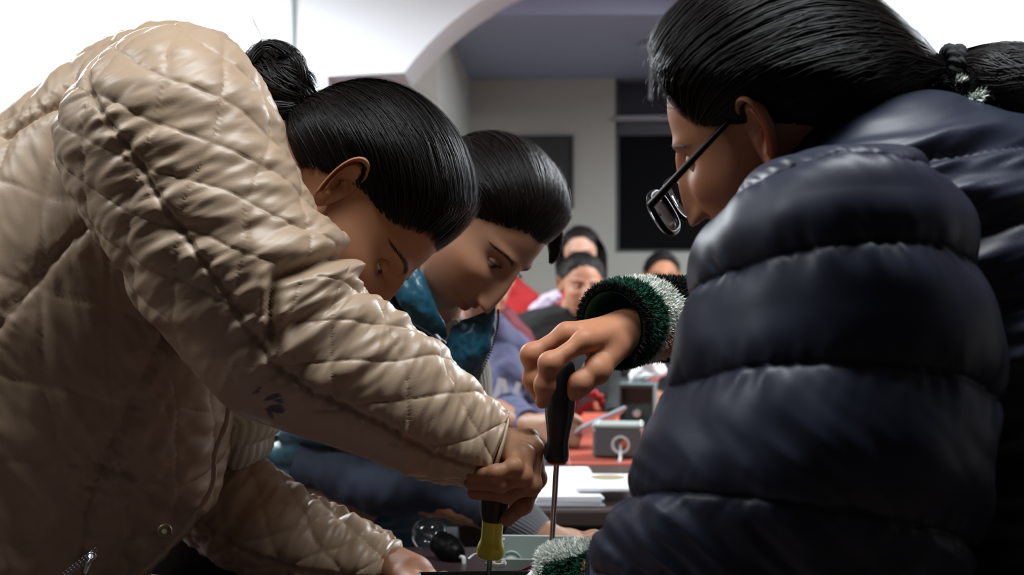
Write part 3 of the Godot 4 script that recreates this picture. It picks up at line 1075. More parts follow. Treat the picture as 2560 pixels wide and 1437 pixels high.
# ---------- cloth ----------
func line_dist(p: Vector2, L: Array) -> float:
	var best := 1e9
	for i in L.size() - 1:
		var a: Vector2 = L[i]
		var b: Vector2 = L[i + 1]
		var ab := b - a
		var t := clampf((p - a).dot(ab) / ab.length_squared(), 0.0, 1.0)
		best = minf(best, p.distance_to(a + ab * t))
	return best

func path2(pts: Array, d: float) -> Array:      # a seam: places of the photograph, put at distance d, seen along z
	var out := []
	for p in pts:
		var q := V(p[0], p[1], d)
		out.append(Vector2(q.x, q.y))
	return out

func quilt(a: float, b: float) -> float:
	return pow(absf(sin(PI * a) * sin(PI * b)), .36)

func beige_sleeve(t: float, th: float, s: float, r: float, p: Vector3) -> float:
	var f: float = cr([-.02, .12, .30, .42, .44, .46, .44, .40, .36, .33, .30, .28], t)
	var th0 := acos(clampf(2.0 * f - 1.0, -1, 1))
	var q := (th0 - th) * r                     # distance from the long seam, to the upper right positive
	if th > PI + .6: q = (th0 + TAU - th) * r
	var calm := ss(0.0, .03, -q) * ss(.42, .52, t) * (1.0 - ss(.78, .86, t))
	var k := 1.0 - .75 * calm
	var w1 := n2.get_noise_3d(p.x * 7.0, p.y * 7.0, p.z * 7.0)
	var a := (s * .78 + absf(q) * .9) / .062 + w1 * .22
	var b := (s * .78 - absf(q) * .9) / .062 + w1 * .22
	var h := .0046 * k * quilt(a, b)
	var rip := n2.get_noise_3d(s * 62.0 + q * 14.0, q * 13.0, 3.0)
	var fold := n2.get_noise_3d(s * 24.0 - q * 5.0, q * 7.0, 9.0)
	var env := exp(-absf(q) / .045)
	h += .0044 * k * rip * (.35 + .9 * env) * (.5 + .5 * ss(.08, .2, t))
	h += .0060 * k * fold * (.45 + .9 * g(t - .56, .2))
	h -= .0050 * g(q, .0026) + .0015 * g(q, .009)
	# the deep fold of the elbow
	var e := t - (.585 - .10 * ss(0.0, .05, q))
	h -= .016 * g(e, .012) * ss(-.005, .03, q)
	h += .010 * g(e + .035, .03) * ss(0.0, .04, q) + .008 * g(e - .035, .026) * ss(0.0, .04, q)
	h += .012 * g(t - .985, .012) * 0.2
	return h

func sleeve_color(_t: float, th: float, p: Vector3) -> Color:
	if th > PI or p.z < -1.45: return Color.WHITE
	var k := 0.0
	for m in ink:
		var d := Vector2(p.x, p.y) - Vector2(m[0].x, m[0].y)
		d = d.rotated(m[3])
		var n := n2.get_noise_3d(p.x * 160.0, p.y * 160.0, 0) * .35
		k = maxf(k, 1.0 - ss(.75, 1.05, Vector2(d.x / m[1], d.y / m[2]).length() + n))
	return Color.WHITE.lerp(Color(.13, .13, .17), k)

var ink := []
var seams := []

func beige_torso(t: float, th: float, s: float, r: float, p: Vector3) -> float:
	var q := (th - PI * .5) * r
	var w1 := n2.get_noise_3d(p.x * 5.0, p.y * 5.0, p.z * 5.0)
	var a := (s + q * .85) / .105 + w1 * .2
	var b := (s - q * .85) / .105 + w1 * .2
	var h := .0046 * quilt(a, b)
	var p2 := Vector2(p.x, p.y)
	if p.z > -1.66:
		for l in seams:
			var d := line_dist(p2, l[0])
			if d < .05:
				h -= l[1] * g(d, .0030) + l[1] * .5 * g(d, .011)
				h += .0022 * n2.get_noise_3d(p.x * 75.0, p.y * 75.0, 5.0) * g(d, .022)
	h += .0030 * n2.get_noise_3d(p.x * 30.0 + p.y * 12.0, p.y * 14.0, 2.0)
	var front := ss(.30, .60, t) * ss(.3, .9, q / r)
	h += .0065 * n2.get_noise_3d(p.x * 34.0 - p.y * 18.0, p.y * 22.0, 4.0) * front
	h += .0070 * n2.get_noise_3d(p.x * 11.0 + p.y * 5.0, p.y * 6.0, 7.0) * ss(.35, .75, t)
	return h

func far_sleeve(t: float, th: float, s: float, r: float, p: Vector3) -> float:
	var q := (th - 1.9) * r
	var w1 := n2.get_noise_3d(p.x * 7.0, p.y * 7.0, p.z * 7.0)
	var h := .0050 * quilt((s * .8 + absf(q)) / .06 + w1 * .25, (s * .8 - absf(q)) / .06 + w1 * .25)
	h -= .005 * g(q, .0032)
	h += .0038 * n2.get_noise_3d(s * 50.0, q * 12.0, 8.0)
	h += .0050 * n2.get_noise_3d(s * 22.0, q * 9.0, 1.0)
	return h

func puffer(t: float, th: float, s: float, r: float, p: Vector3) -> float:
	var x := t * (PUFF - 1) / 2.0                     # a seam at every second section
	var fr := absf(x - roundf(x)) * 2.0
	var h := .0125 * (pow(sin(PI * .5 * fr), .5) - .55)
	var q := th * r
	h += .0038 * n2.get_noise_3d(q * 34.0, s * 10.0, 4.0) * g(fr, .42)
	h += .0016 * n2.get_noise_3d(q * 95.0, s * 25.0, 1.0) * g(fr, .22)
	h += .0055 * n2.get_noise_3d(p.x * 9.0, p.y * 9.0, p.z * 9.0)
	h += .0060 * n2.get_noise_3d((p.x - p.y) * 7.0, (p.x + p.y) * 22.0, 3.0) * ss(.45, .75, t)
	return h

var PUFF := 13

func puffer_back(t: float, th: float, s: float, r: float, p: Vector3) -> float:
	var yy := p.y - .22 * (p.x - .3) * (p.x - .3) - .10 * (p.x - .42)
	var x := (yy - 1.262) / .062
	var fr := absf(x - roundf(x)) * 2.0
	var big := ss(1.262, 1.29, yy)
	var h := .011 * (pow(sin(PI * .5 * fr), .6) - .4) * (1.0 - big) + .004 * big
	var dx := ss(.48, .33, p.x)                      # gathers beside the armhole
	h += .0065 * n2.get_noise_3d(p.x * 9.0 + p.y * 3.0, p.y * 42.0 - p.x * 12.0, 2.0) * (.25 + dx) * (1.0 - .7 * big)
	h += .005 * n2.get_noise_3d(p.x * 9.0, p.y * 20.0, 6.0)
	return h

# fur: short blades on a tube, banded
func fur(called: String, parent: Node3D, pts: Array, rr: Array, count: int, length: float, band, lean := .35) -> void:
	var mb := MB.new()
	var w := .0011
	for k in 3:
		var a := TAU * k / 3.0
		var b := TAU * (k + 1) / 3.0
		var A := Vector3(cos(a) * w, 0, sin(a) * w)
		var B := Vector3(cos(b) * w, 0, sin(b) * w)
		mb.tri(B, A, Vector3(A.x * .7 + .12, .6, A.z * .7))
		mb.tri(B, Vector3(A.x * .7 + .12, .6, A.z * .7), Vector3(B.x * .7 + .12, .6, B.z * .7))
		mb.tri(Vector3(B.x * .7 + .12, .6, B.z * .7), Vector3(A.x * .7 + .12, .6, A.z * .7), Vector3(.34, 1.0, 0))
	for i in mb.v.size(): mb.v[i] = Vector3(mb.v[i].x * (length if absf(mb.v[i].y) > .1 else 1.0), mb.v[i].y * length, mb.v[i].z)
	var mm := MultiMesh.new()
	mm.transform_format = MultiMesh.TRANSFORM_3D
	mm.use_colors = true
	mm.mesh = mb.mesh()
	mm.instance_count = count
	for k in count:
		var t := rng.randf()
		var c: Vector3 = cr(pts, t)
		var ax: Vector3 = (cr(pts, minf(t + .03, 1.0)) - cr(pts, maxf(t - .03, 0.0))).normalized()
		var x := ax.cross(Vector3(.13, .2, 1.0)).normalized()
		var y := ax.cross(x)
		var th := rng.randf() * TAU
		var nn := (x * cos(th) + y * sin(th))
		var up := (nn + ax * rng.randf_range(-.3, .9) * lean + Vector3(rng.randfn(), rng.randfn(), rng.randfn()) * .18 + Vector3.DOWN * .15).normalized()
		var sx := up.cross(Vector3(rng.randfn(), rng.randfn(), rng.randfn())).normalized()
		var sc := rng.randf_range(.6, 1.15)
		mm.set_instance_transform(k, Transform3D(Basis(sx, up, sx.cross(up)) * sc, c + nn * float(cr(rr, t)) - parent.position))
		var col: Color = band.call(t, th)
		var tone := rng.randf_range(.65, 1.25)
		mm.set_instance_color(k, Color(col.r * tone, col.g * tone, col.b * tone))
	var o := MultiMeshInstance3D.new()
	o.name = called
	o.multimesh = mm
	o.material_override = M.fur
	parent.add_child(o, true)
	o.set_meta("kind", "stuff")

func finger(bs: Array, pts: Array, r0: float, r1: float) -> void:
	for i in pts.size() - 1:
		var a := lerpf(r0, r1, float(i) / (pts.size() - 1))
		var b := lerpf(r0, r1, float(i + 1) / (pts.size() - 1))
		bs.append(bone(pts[i], pts[i + 1], a, b))
		if i > 0 and i < pts.size() - 1: bs.append(bone(pts[i], pts[i], a * 1.10, a * 1.10))

func nail(mb: MB, at: Vector3, along: Vector3, up: Vector3, w: float, l: float, col: Color) -> void:
	along = along.normalized()
	var side := along.cross(up).normalized()
	up = side.cross(along)
	var P := PackedVector3Array()
	var mid := PackedVector3Array()
	for i in 7:
		var a := i / 6.0
		mid.append(at - up * .02)
		for j in 7:
			var b := j / 3.0 - 1.0
			P.append(at + along * l * (a - .5) * (1.0 - .18 * b * b) + side * w * b - up * w * .55 * b * b)
	mb.grid(P, 6, 6, false, mid, PackedColorArray(), col)

func brows(o: Node3D, T: Transform3D, n: int, col: Color, upper: float, nl: int, m: Material) -> void:
	for s in [-1.0, 1.0]:
		var mb := MB.new()
		eyebrow(mb, T, s, n, col)
		put("eyebrow", mb, m, o)
		if nl:
			mb = MB.new()
			lashes(mb, T, s, upper, nl, Color(.5, .5, .5))
			put("eyelashes", mb, m, o)

# ---------- the three women at the work table ----------
func woman_in_beige() -> void:
	var o := thing("person", "woman in a quilted beige jacket bent over the table, gripping the yellow collared screwdriver", "person", Vector3(-.75, 0, -1.6))
	var skin := Color(.30, .135, .068)
	var T := Transform3D(basis_of(Vector3(-.06, -.20, -.98), Vector3.UP, Vector3(.40, -.90, .16), 1.12), V(874, 540, 1.575))
	var mb := MB.new()
	head_skin(mb, T, 130, 110, skin, Color(.26, .09, .065))
	for s in [-1.0, 1.0]: lids(mb, T, s, -4.0, -23.0, skin, 18)
	ear(mb, T, -1.0, 28, .40, 1.06, skin)
	# neck, trunk and arms under the clothes
	var nb := T * Vector3(0, -.05, -.045)
	var sh := V(560, 420, 1.62)
	var hip := Vector3(-.86, .82, -1.62)
	var bs := [bone(nb, T * Vector3(0, -.10, -.10), .056, .06), bone(T * Vector3(0, -.10, -.10), sh, .062, .085), bone(sh, sh.lerp(hip, .5), .115, .12), bone(sh.lerp(hip, .5), hip, .12, .13)]
	var el := V(700, 820, 1.43)
	bs.append_array([bone(V(430, 330, 1.48), el, .05, .042), bone(el, V(1235, 1118, 1.462), .042, .027), bone(V(470, 420, 1.74), V(560, 1220, 1.78), .045, .038), bone(V(560, 1220, 1.78), V(965, 1412, 1.70), .034, .025)])
	for s in [-.10, .10]: bs.append_array([bone(hip + Vector3(0, -.02, s), Vector3(-.83, .45, -1.62 + s), .08, .055), bone(Vector3(-.83, .45, -1.62 + s), Vector3(-.86, .06, -1.62 + s), .052, .04)])
	flesh(mb, bs, .016, .03, func(_p): return skin)
	# the fist round the screwdriver
	var h := []
	var wr := V(1225, 1112, 1.462)
	h.append(bone(wr, V(1300, 1150, 1.462), .024, .022))
	for a in [[1322, 1098, 1.470, .0125], [1330, 1122, 1.455, .013], [1310, 1140, 1.440, .012], [1285, 1150, 1.432, .011]]: h.append(bone(wr, V(a[0], a[1], a[2]), .019, a[3]))
	finger(h, [V(1336, 1140, 1.476), V(1342, 1196, 1.470), V(1309, 1262, 1.458), V(1268, 1298, 1.452)], .0105, .0078)
	finger(h, [V(1332, 1118, 1.458), V(1328, 1212, 1.440), V(1268, 1234, 1.434), V(1186, 1230, 1.446)], .0108, .0080)
	finger(h, [V(1312, 1134, 1.440), V(1306, 1190, 1.424), V(1250, 1208, 1.418), V(1178, 1206, 1.432)], .0104, .0078)
	finger(h, [V(1288, 1142, 1.432), V(1284, 1168, 1.416), V(1240, 1182, 1.411), V(1180, 1184, 1.424)], .0092, .0070)
	finger(h, [V(1262, 1150, 1.485), V(1268, 1200, 1.495), V(1258, 1250, 1.490), V(1246, 1280, 1.483)], .0115, .0088)
	flesh(mb, h, .0021, .0045, func(_p): return skin)
	nail(mb, V(1275, 1287, 1.4447), V(1268, 1298, 1.452) - V(1309, 1262, 1.458), Vector3(-.6, .2, .8), .0048, .010, Color(.38, .22, .15))
	# the other hand, reaching for the box
	h = []
	var w2 := V(965, 1405, 1.70)
	h.append(bone(w2, V(1030, 1442, 1.66), .025, .028))
	for a in [[1066, 1452, 1.67], [1060, 1462, 1.645], [1050, 1470, 1.625], [1040, 1476, 1.61]]:
		h.append(bone(w2, V(a[0], a[1], a[2]), .02, .011))
		finger(h, [V(a[0], a[1], a[2]), V(a[0] + 45, a[1] + 2, a[2] - .02), V(a[0] + 72, a[1] + 18, a[2] - .03), V(a[0] + 84, a[1] + 38, a[2] - .03)], .0095, .0072)
	finger(h, [V(1010, 1448, 1.64), V(1060, 1474, 1.59), V(1100, 1490, 1.575)], .012, .0085)
	flesh(mb, h, .0028, .010, func(_p): return skin)
	put("body", mb, M.skin, o)
	for s in [-1.0, 1.0]: eyeball(o, T, s, Vector3(-.12, -.27, 1), 10)
	mb = MB.new()
	rng.seed = 11
	brows(o, T, 150, Color(.6, .6, .6), -9.0, 26, M.hair_soft)
	# hair drawn back into a bun
	var bun := V(690, 268, 1.60)
	var tie: Vector3 = T.affine_inverse() * V(748, 290, 1.60)
	hair(o, T, [.84, .78, .46, .28, -.10, -.42, -.50], .024, tie, .75, 9000, 14, .00050, .05, M.hair, 21)
	mb = MB.new()
	rng.seed = 5
	var R := .044
	for k in 9:      # coils of the bun
		var a0 := rng.randf() * TAU
		var ax := Vector3(rng.randfn(), rng.randfn(), rng.randfn()).normalized()
		var x := ax.cross(Vector3(.2, 1, .1)).normalized()
		var y := ax.cross(x)
		var path := []
		var rr := []
		for i in 7:
			var a := a0 + i * .72
			var off := ax * (.018 * sin(i * .7 + k))
			path.append(bun + Vector3(0, .01, 0) + (x * cos(a) + y * sin(a)) * R * Vector3(1.0, 1.35, 1.0) * rng.randf_range(.70, 1.05) + off)
			rr.append(.0125)
		lock(mb, path, rr, 130, 16, .0009, .5)
	lock(mb, [V(745, 300, 1.6), V(735, 255, 1.585), V(690, 215, 1.57), V(660, 190, 1.59), V(650, 260, 1.6)], [.028, .03, .026, .022, .02], 300, 16, .0009)
	lock(mb, [V(715, 420, 1.60), V(700, 350, 1.585), V(700, 300, 1.58), V(720, 270, 1.59)], [.016, .022, .026, .02], 260, 14, .0009)
	lock(mb, [V(700, 150, 1.58), V(735, 150, 1.57), V(750, 195, 1.57), V(752, 250, 1.58), V(745, 290, 1.59)], [.006, .009, .010, .010, .012], 110, 14, .0008)
	for k in 46:      # loose ends
		var a := rng.randf_range(-.4, 3.4)
		var p0 := bun + Vector3(cos(a), sin(a), rng.randf_range(-.4, .6)) * .036
		var pts := PackedVector3Array()
		var ph := rng.randf() * TAU
		for i in 9:
			var u := i / 8.0
			pts.append(p0 + Vector3(cos(a), sin(a), .2) * u * rng.randf_range(.016, .03) + Vector3(sin(u * 5 + ph), cos(u * 5 + ph), 0) * .009 * u)
		strand(mb, pts, bun, .0003, .0002, Color.WHITE)
	for k in 7:
		var pts := PackedVector3Array()
		for i in 12:
			var u := i / 11.0
			pts.append(V(640 - 60 * u + 40 * sin(u * 3.0) - k * 3, 150 - 100 * sin(u * 1.5 + k * .05) - 6 * k * u, 1.60 + k * .004))
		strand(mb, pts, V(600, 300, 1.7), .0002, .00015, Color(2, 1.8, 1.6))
	lathe(mb, bun + Vector3(-.004, .002, -.006), Vector3(.2, 1, .1), rounded([Vector2(.001, -.046), Vector2(.026, -.038), Vector2(.037, -.01), Vector2(.036, .02), Vector2(.02, .044), Vector2(.001, .05)], 4), 28, Color(.4, .4, .4))
	put("hair_bun", mb, M.hair, o)
	# jacket: trunk
	seams = []
	for l in [[[[412, 806], [350, 950], [290, 1080], [232, 1178], [197, 1290], [165, 1385], [150, 1500]], .006], [[[250, 545], [190, 600], [130, 662], [60, 745], [-10, 830]], .005], [[[-30, 330], [60, 285], [150, 235], [225, 185], [280, 152], [330, 110]], .008],
		[[[215, 1168], [262, 1192], [300, 1212]], .004], [[[195, 1238], [240, 1248], [288, 1262]], .004]]: seams.append([path2(l[0], 1.46), l[1]])
	mb = MB.new()
	loft(mb, [sec(690, 470, 620, 165, 1.60, .06), sec(640, 640, 560, 92, 1.60, .125), sec(600, 820, 435, 82, 1.61, .155, .03), sec(575, 985, 280, 134, 1.62, .165, .045), sec(556, 1130, 130, 240, 1.62, .17, .05), sec(500, 1280, -30, 368, 1.62, .175, .05), sec(390, 1400, -200, 550, 1.63, .18, .05), sec(230, 1560, -370, 800, 1.63, .18, .03), sec(120, 1700, -420, 1050, 1.63, .175)], 340, 280, beige_torso)
	put("jacket", mb, M.beige, o)
	# the open front edge of the jacket
	mb = MB.new()
	var fe := [V(470, 830, 1.50), V(560, 935, 1.505), V(569, 1040, 1.51), V(538, 1130, 1.51), V(530, 1215, 1.51), V(478, 1300, 1.51), V(415, 1375, 1.515), V(335, 1450, 1.52), V(250, 1560, 1.53)]
	tube(mb, fe, [.002, .003, .003, .003, .003, .003, .003, .003, .003], 90, 12, Color.WHITE, func(_t, _th, s, _r, _p): return .0012 * n2.get_noise_2d(s * 90.0, 2.0))
	put("front_edge", mb, M.beige, o)
	mb = MB.new()
	lathe(mb, V(412, 1327, 1.452), Vector3(.15, .05, 1), [Vector2(0, .0035), Vector2(.004, .0035), Vector2(.0068, .003), Vector2(.0078, .0018), Vector2(.0078, -.004)], 28)
	put("snap_button", mb, M.dull_brass, o)
	mb = MB.new()
	var z0 := V(160, 1440, 1.437)
	var z1 := V(243, 1375, 1.430)
	var zx := (z1 - z0)
	for k in 22:
		var p := z0 + zx * (k / 21.0)
		box(mb, p + Vector3(.0, .0015 * (1 if k % 2 else -1), .0035), Vector3(.0022, .0045, .002), Basis(Vector3(0, 0, 1), atan2(zx.y, zx.x)), .0004)
	lathe(mb, z1 + Vector3(-.004, -.005, .0055), Vector3(0, 0, 1), [Vector2(0, .003), Vector2(.004, .003), Vector2(.005, .0015), Vector2(.005, 0)], 18)
	tube(mb, [z1 + Vector3(-.003, -.007, .009), z1 + Vector3(-.006, -.013, .010), z1 + Vector3(-.010, -.022, .008)], [.002, .003, .0026], 8, 10)
	put("pocket_zipper", mb, M.steel, o, "silver pocket zipper")
	# near sleeve
	ink = []
	for k in [[663, 968, .0065, .0022, -.8], [697, 985, .010, .0030, -.35], [712, 994, .0055, .0026, .2], [703, 1016, .0085, .0062, .1], [684, 1028, .0075, .0026, 1.1]]: ink.append([V(k[0], k[1], 1.395), k[2], k[3], k[4]])
	mb = MB.new()
	loft(mb, [sec(360, 95, 445, 74, 1.46, .02), sec(285, 140, 490, 76, 1.45, .055), sec(172, 270, 600, 130, 1.43, .085), sec(150, 395, 668, 240, 1.42, .097), sec(215, 535, 722, 385, 1.415, .096), sec(300, 660, 778, 510, 1.41, .092), sec(385, 800, 846, 610, 1.41, .088), sec(480, 915, 885, 690, 1.415, .085), sec(585, 1022, 932, 742, 1.42, .082), sec(720, 1078, 1010, 802, 1.43, .076), sec(880, 1128, 1100, 868, 1.44, .066), sec(1040, 1188, 1186, 962, 1.452, .056), sec(1160, 1208, 1240, 1010, 1.46, .049), sec(1212, 1210, 1266, 1042, 1.462, .044)], 330, 230, beige_sleeve, sleeve_color, true, false)
	put("sleeve", mb, M.beige, o, "near sleeve with a dark ink stain")
	# bound edge of the cuff
	mb = MB.new()
	var cp := []
	var cw := []
	var cc := (V(1212, 1210, 1.462) + V(1266, 1042, 1.462)) * .5
	var cu := (V(1266, 1042, 1.462) - V(1212, 1210, 1.462)) * .5
	for k in 33:
		var a := TAU * k / 32.0
		cp.append(cc + cu * cos(a) * .985 + Vector3(.004, 0, .0435) * sin(a))
		cw.append(.0022)
	tube(mb, cp, cw, 96, 8, Color.WHITE, null, false)
	put("cuff_binding", mb, M.beige_edge, o)
	# far sleeve
	mb = MB.new()
	loft(mb, [sec(400, 1180, 500, 980, 1.80, .06), sec(430, 1290, 560, 1060, 1.79, .07), sec(500, 1370, 660, 1150, 1.78, .07), sec(620, 1432, 760, 1232, 1.76, .066), sec(770, 1470, 862, 1284, 1.74, .058), sec(880, 1468, 950, 1330, 1.72, .05), sec(942, 1450, 1002, 1362, 1.705, .040)], 150, 120, far_sleeve)
	put("sleeve", mb, M.beige, o)
	mb = MB.new()
	cp = []
	cw = []
	cc = (V(942, 1450, 1.705) + V(1002, 1362, 1.705)) * .5
	cu = (V(1002, 1362, 1.705) - V(942, 1450, 1.705)) * .5
	for k in 33:
		var a := TAU * k / 32.0
		cp.append(cc + cu * cos(a) + Vector3(.004, 0, .040) * sin(a))
		cw.append(.0024)
	tube(mb, cp, cw, 64, 8, Color.WHITE, null, false)
	put("cuff_binding", mb, M.beige_edge, o)
	# the cream knit and the dark trousers under the open jacket
	mb = MB.new()
	loft(mb, [sec(500, 1010, 600, 960, 1.70, .05), sec(540, 1050, 690, 1020, 1.72, .06), sec(560, 1090, 690, 1060, 1.73, .06), sec(580, 1130, 670, 1100, 1.74, .055), sec(590, 1170, 660, 1140, 1.75, .045)], 70, 140, func(t, th, s, r, _p): return .0022 * absf(sin(th * r / .0042)) + .006 * pow(absf(sin(t * PI * 3.0)), .6))
	put("knit_sweater", mb, M.cream_knit, o, "cream ribbed knit under the jacket")
	mb = MB.new()
	loft(mb, [sec(420, 1160, 560, 1120, 1.90, .05), sec(400, 1260, 640, 1270, 1.90, .07), sec(380, 1360, 720, 1380, 1.90, .07), sec(360, 1425, 740, 1425, 1.90, .05)], 40, 40, func(_t, _th, _s, _r, p): return .006 * n2.get_noise_3d(p.x * 12.0, p.y * 12.0, p.z * 12.0))
	put("dark_shirt", mb, M.dark_cloth, o)
	for s in [-.095, .095]:
		mb = MB.new()
		var S := []
		for r in [[-.72, .90, .10], [-.76, .82, .12], [-.82, .70, .11], [-.83, .45, .085], [-.855, .2, .075], [-.865, .04, .07]]: S.append(ring_sec(Vector3(r[0], r[1], -1.63 + s), Vector3(r[2], 0, 0) if r[1] < .8 else Vector3(r[2] * .8, r[2] * .6, 0), Vector3(0, 0, r[2] * .9)))
		loft(mb, S, 60, 40, func(_t, _th, _s, _r, p): return .004 * n2.get_noise_3d(p.x * 12.0, p.y * 12.0, p.z * 12.0))
		put("trouser_leg", mb, M.dark_cloth, o)

func young_woman() -> void:
	var o := thing("person", "young woman in a shiny teal vest looking down between the two women at the table", "person", Vector3(-.2, 0, -2.35))
	var skin := Color(.41, .205, .122)
	var T := Transform3D(basis_of(Vector3(.485, -.223, -.846), Vector3.UP, Vector3(.386, -.813, .436), .95), V(1204, 580, 1.847))
	var mb := MB.new()
	head_skin(mb, T, 200, 190, skin, Color(.33, .115, .085))
	for s in [-1.0, 1.0]: lids(mb, T, s, 11.0, -25.0, skin, 26)
	var sh := V(1000, 900, 2.06)
	var hip := V(740, 1500, 2.42)
	var bs := [bone(T * Vector3(0, -.055, -.035), sh + Vector3(.02, .03, 0), .053, .06), bone(sh, hip, .075, .09)]
	bs.append_array([bone(sh + Vector3(-.06, -.05, .0), V(900, 1190, 2.14), .040, .030), bone(V(900, 1190, 2.14), V(1060, 1235, 2.08), .028, .026), bone(V(1060, 1235, 2.08), V(1335, 1325, 2.02), .026, .025)])
	bs.append_array([bone(sh + Vector3(.06, -.04, -.06), V(1070, 1200, 2.25), .045, .04), bone(V(1070, 1200, 2.25), V(950, 1330, 2.3), .04, .03)])
	for s in [-.09, .09]: bs.append_array([bone(hip + Vector3(s, 0, 0), Vector3(hip.x + s, .45, -2.42), .085, .055), bone(Vector3(hip.x + s, .45, -2.42), Vector3(hip.x + s, .05, -2.42), .052, .04)])
	flesh(mb, bs, .016, .03, func(_p): return skin)
	# hand with the red bracelet
	var h := []
	var wr := V(1345, 1338, 2.02)
	h.append(bone(V(1310, 1322, 2.03), wr, .026, .024))
	for k in 4:
		var a := V(1425 + k * 6, 1342 + k * 9, 2.045 - k * .022)
		h.append(bone(wr, a, .020, .0115))
		finger(h, [a, a + Vector3(.036, -.001, .002), a + Vector3(.058, -.008, .004), a + Vector3(.070, -.014, .004)], .0092, .0070)
	finger(h, [V(1375, 1352, 1.99), V(1420, 1378, 1.965), V(1450, 1392, 1.96)], .012, .0085)
	flesh(mb, h, .003, .011, func(_p): return skin)
	put("body", mb, M.skin, o)
	for s in [-1.0, 1.0]: eyeball(o, T, s, Vector3(.05, -.17, 1), 12)
	mb = MB.new()
	rng.seed = 4
	brows(o, T, 150, Color(.9, 1.1, 1), 11.0, 34, M.hair_soft)
	hair(o, T, [.86, .84, .60, .25, -.1, -.42, -.5], .024, T.affine_inverse() * V(1040, 430, 1.98), .7, 8500, 14, .00050, .05, M.hair_soft, 33)
	mb = MB.new()
	rng.seed = 8
	lock(mb, [V(1362, 530, 1.875), V(1380, 572, 1.875), V(1387, 608, 1.88), V(1385, 636, 1.885), V(1376, 660, 1.89)], [.012, .014, .012, .008, .003], 300, 12, .0008)
	put("hair_lock", mb, M.hair_soft, o)
	mb = MB.new()
	lock(mb, [V(1040, 430, 1.98), V(990, 520, 2.05), V(960, 640, 2.1), V(950, 780, 2.12)], [.03, .03, .026, .015], 300, 14, .001)
	put("hair_lock", mb, M.hair_soft, o)
	# teal vest
	mb = MB.new()
	loft(mb, [sec(985, 790, 1190, 812, 2.02, .065), sec(900, 850, 1215, 880, 2.05, .10), sec(800, 960, 1205, 960, 2.09, .12), sec(720, 1060, 1190, 1060, 2.17, .13), sec(660, 1180, 1165, 1190, 2.29, .135), sec(620, 1320, 1110, 1320, 2.36, .14), sec(570, 1460, 1040, 1450, 2.43, .15), sec(540, 1620, 970, 1600, 2.46, .15)], 150, 150, func(t, th, s, r, p): return .012 * (pow(absf(sin(s * PI / .075)), .6) - .5) * ss(.12, .3, t) + .006 * n2.get_noise_3d(p.x * 14.0, p.y * 22.0, p.z * 14.0))
	put("vest", mb, M.teal, o)
	# stand-up collar of two flaps, open at the front, over a dark lining
	var crumple := func(_t, th, s, _r, p): return .0045 * n2.get_noise_3d(p.x * 26.0, p.y * 20.0, p.z * 26.0) + .0010 * n2.get_noise_3d(p.x * 80.0, p.y * 60.0, p.z * 80.0)
	mb = MB.new()
	loft(mb, [sec(930, 742, 990, 688, 1.85, .012), sec(945, 790, 1020, 760, 1.845, .016), sec(990, 840, 1060, 800, 1.85, .016), sec(1030, 900, 1110, 850, 1.86, .016), sec(1060, 960, 1128, 900, 1.88, .014), sec(1080, 1020, 1120, 960, 1.90, .012)], 60, 50, crumple)
	put("lining", mb, M.navy, o, "dark lining behind the zipper")
	mb = MB.new()
	loft(mb, [sec(974, 704, 1046, 655, 1.825, .010), sec(982, 740, 1072, 715, 1.815, .014), sec(1000, 775, 1092, 770, 1.815, .014), sec(1030, 805, 1108, 806, 1.825, .013), sec(1060, 830, 1112, 835, 1.84, .010)], 60, 60, crumple)
	put("collar", mb, M.teal, o)
	mb = MB.new()
	loft(mb, [sec(1130, 815, 1236, 768, 1.86, .012), sec(1118, 845, 1240, 805, 1.85, .018), sec(1114, 890, 1226, 870, 1.85, .020), sec(1116, 940, 1200, 930, 1.86, .018), sec(1120, 1000, 1170, 985, 1.88, .014)], 70, 70, crumple)
	put("collar", mb, M.teal, o)
	mb = MB.new()
	var zl := [V(1022, 803, 1.815), V(1050, 818, 1.815), V(1078, 836, 1.82), V(1102, 858, 1.825), V(1120, 880, 1.83), V(1127, 908, 1.84)]
	for k in 44:
		var p: Vector3 = cr(zl, k / 43.0)
		box(mb, p + Vector3(0, 0, .012), Vector3(.0030, .0030, .0025), Basis(Vector3(0, 0, 1), k * .02 - .9), .0006)
	var zr := [V(1242, 775, 1.85), V(1241, 815, 1.845), V(1226, 870, 1.84), V(1202, 925, 1.845), V(1182, 968, 1.86)]
	for k in 34:
		var p: Vector3 = cr(zr, k / 33.0)
		box(mb, p + Vector3(0.002, 0, .010), Vector3(.0030, .0030, .0025), Basis(Vector3(0, 0, 1), .9), .0006)
	put("zipper", mb, M.zip_teeth, o)
	# the cream sweater under the vest
	mb = MB.new()
	loft(mb, [sec(1085, 790, 1165, 800, 2.0, .045), sec(1090, 850, 1205, 850, 2.01, .06), sec(1090, 930, 1222, 915, 2.02, .075), sec(1090, 1010, 1228, 985, 2.03, .08), sec(1090, 1100, 1225, 1080, 2.05, .08)], 60, 150, func(_t, th, _s, r, _p): return .0018 * absf(sin(th * r / .0035)))
	put("sweater", mb, M.cream_knit, o)
	# sleeve, ribbed cuff and bracelet
	mb = MB.new()
	loft(mb, [sec(725, 1200, 770, 1080, 2.16, .05), sec(800, 1230, 850, 1080, 2.13, .055), sec(870, 1265, 910, 1105, 2.11, .065), sec(960, 1290, 1010, 1140, 2.08, .062), sec(1090, 1284, 1140, 1180, 2.09, .052), sec(1180, 1308, 1225, 1210, 2.06, .047), sec(1262, 1345, 1300, 1232, 2.04, .044)], 80, 70, func(_t, _th, s, _r, p): return .004 * n2.get_noise_3d(p.x * 30.0, p.y * 14.0, p.z * 14.0))
	put("sleeve", mb, M.slate_cloth, o)
	mb = MB.new()
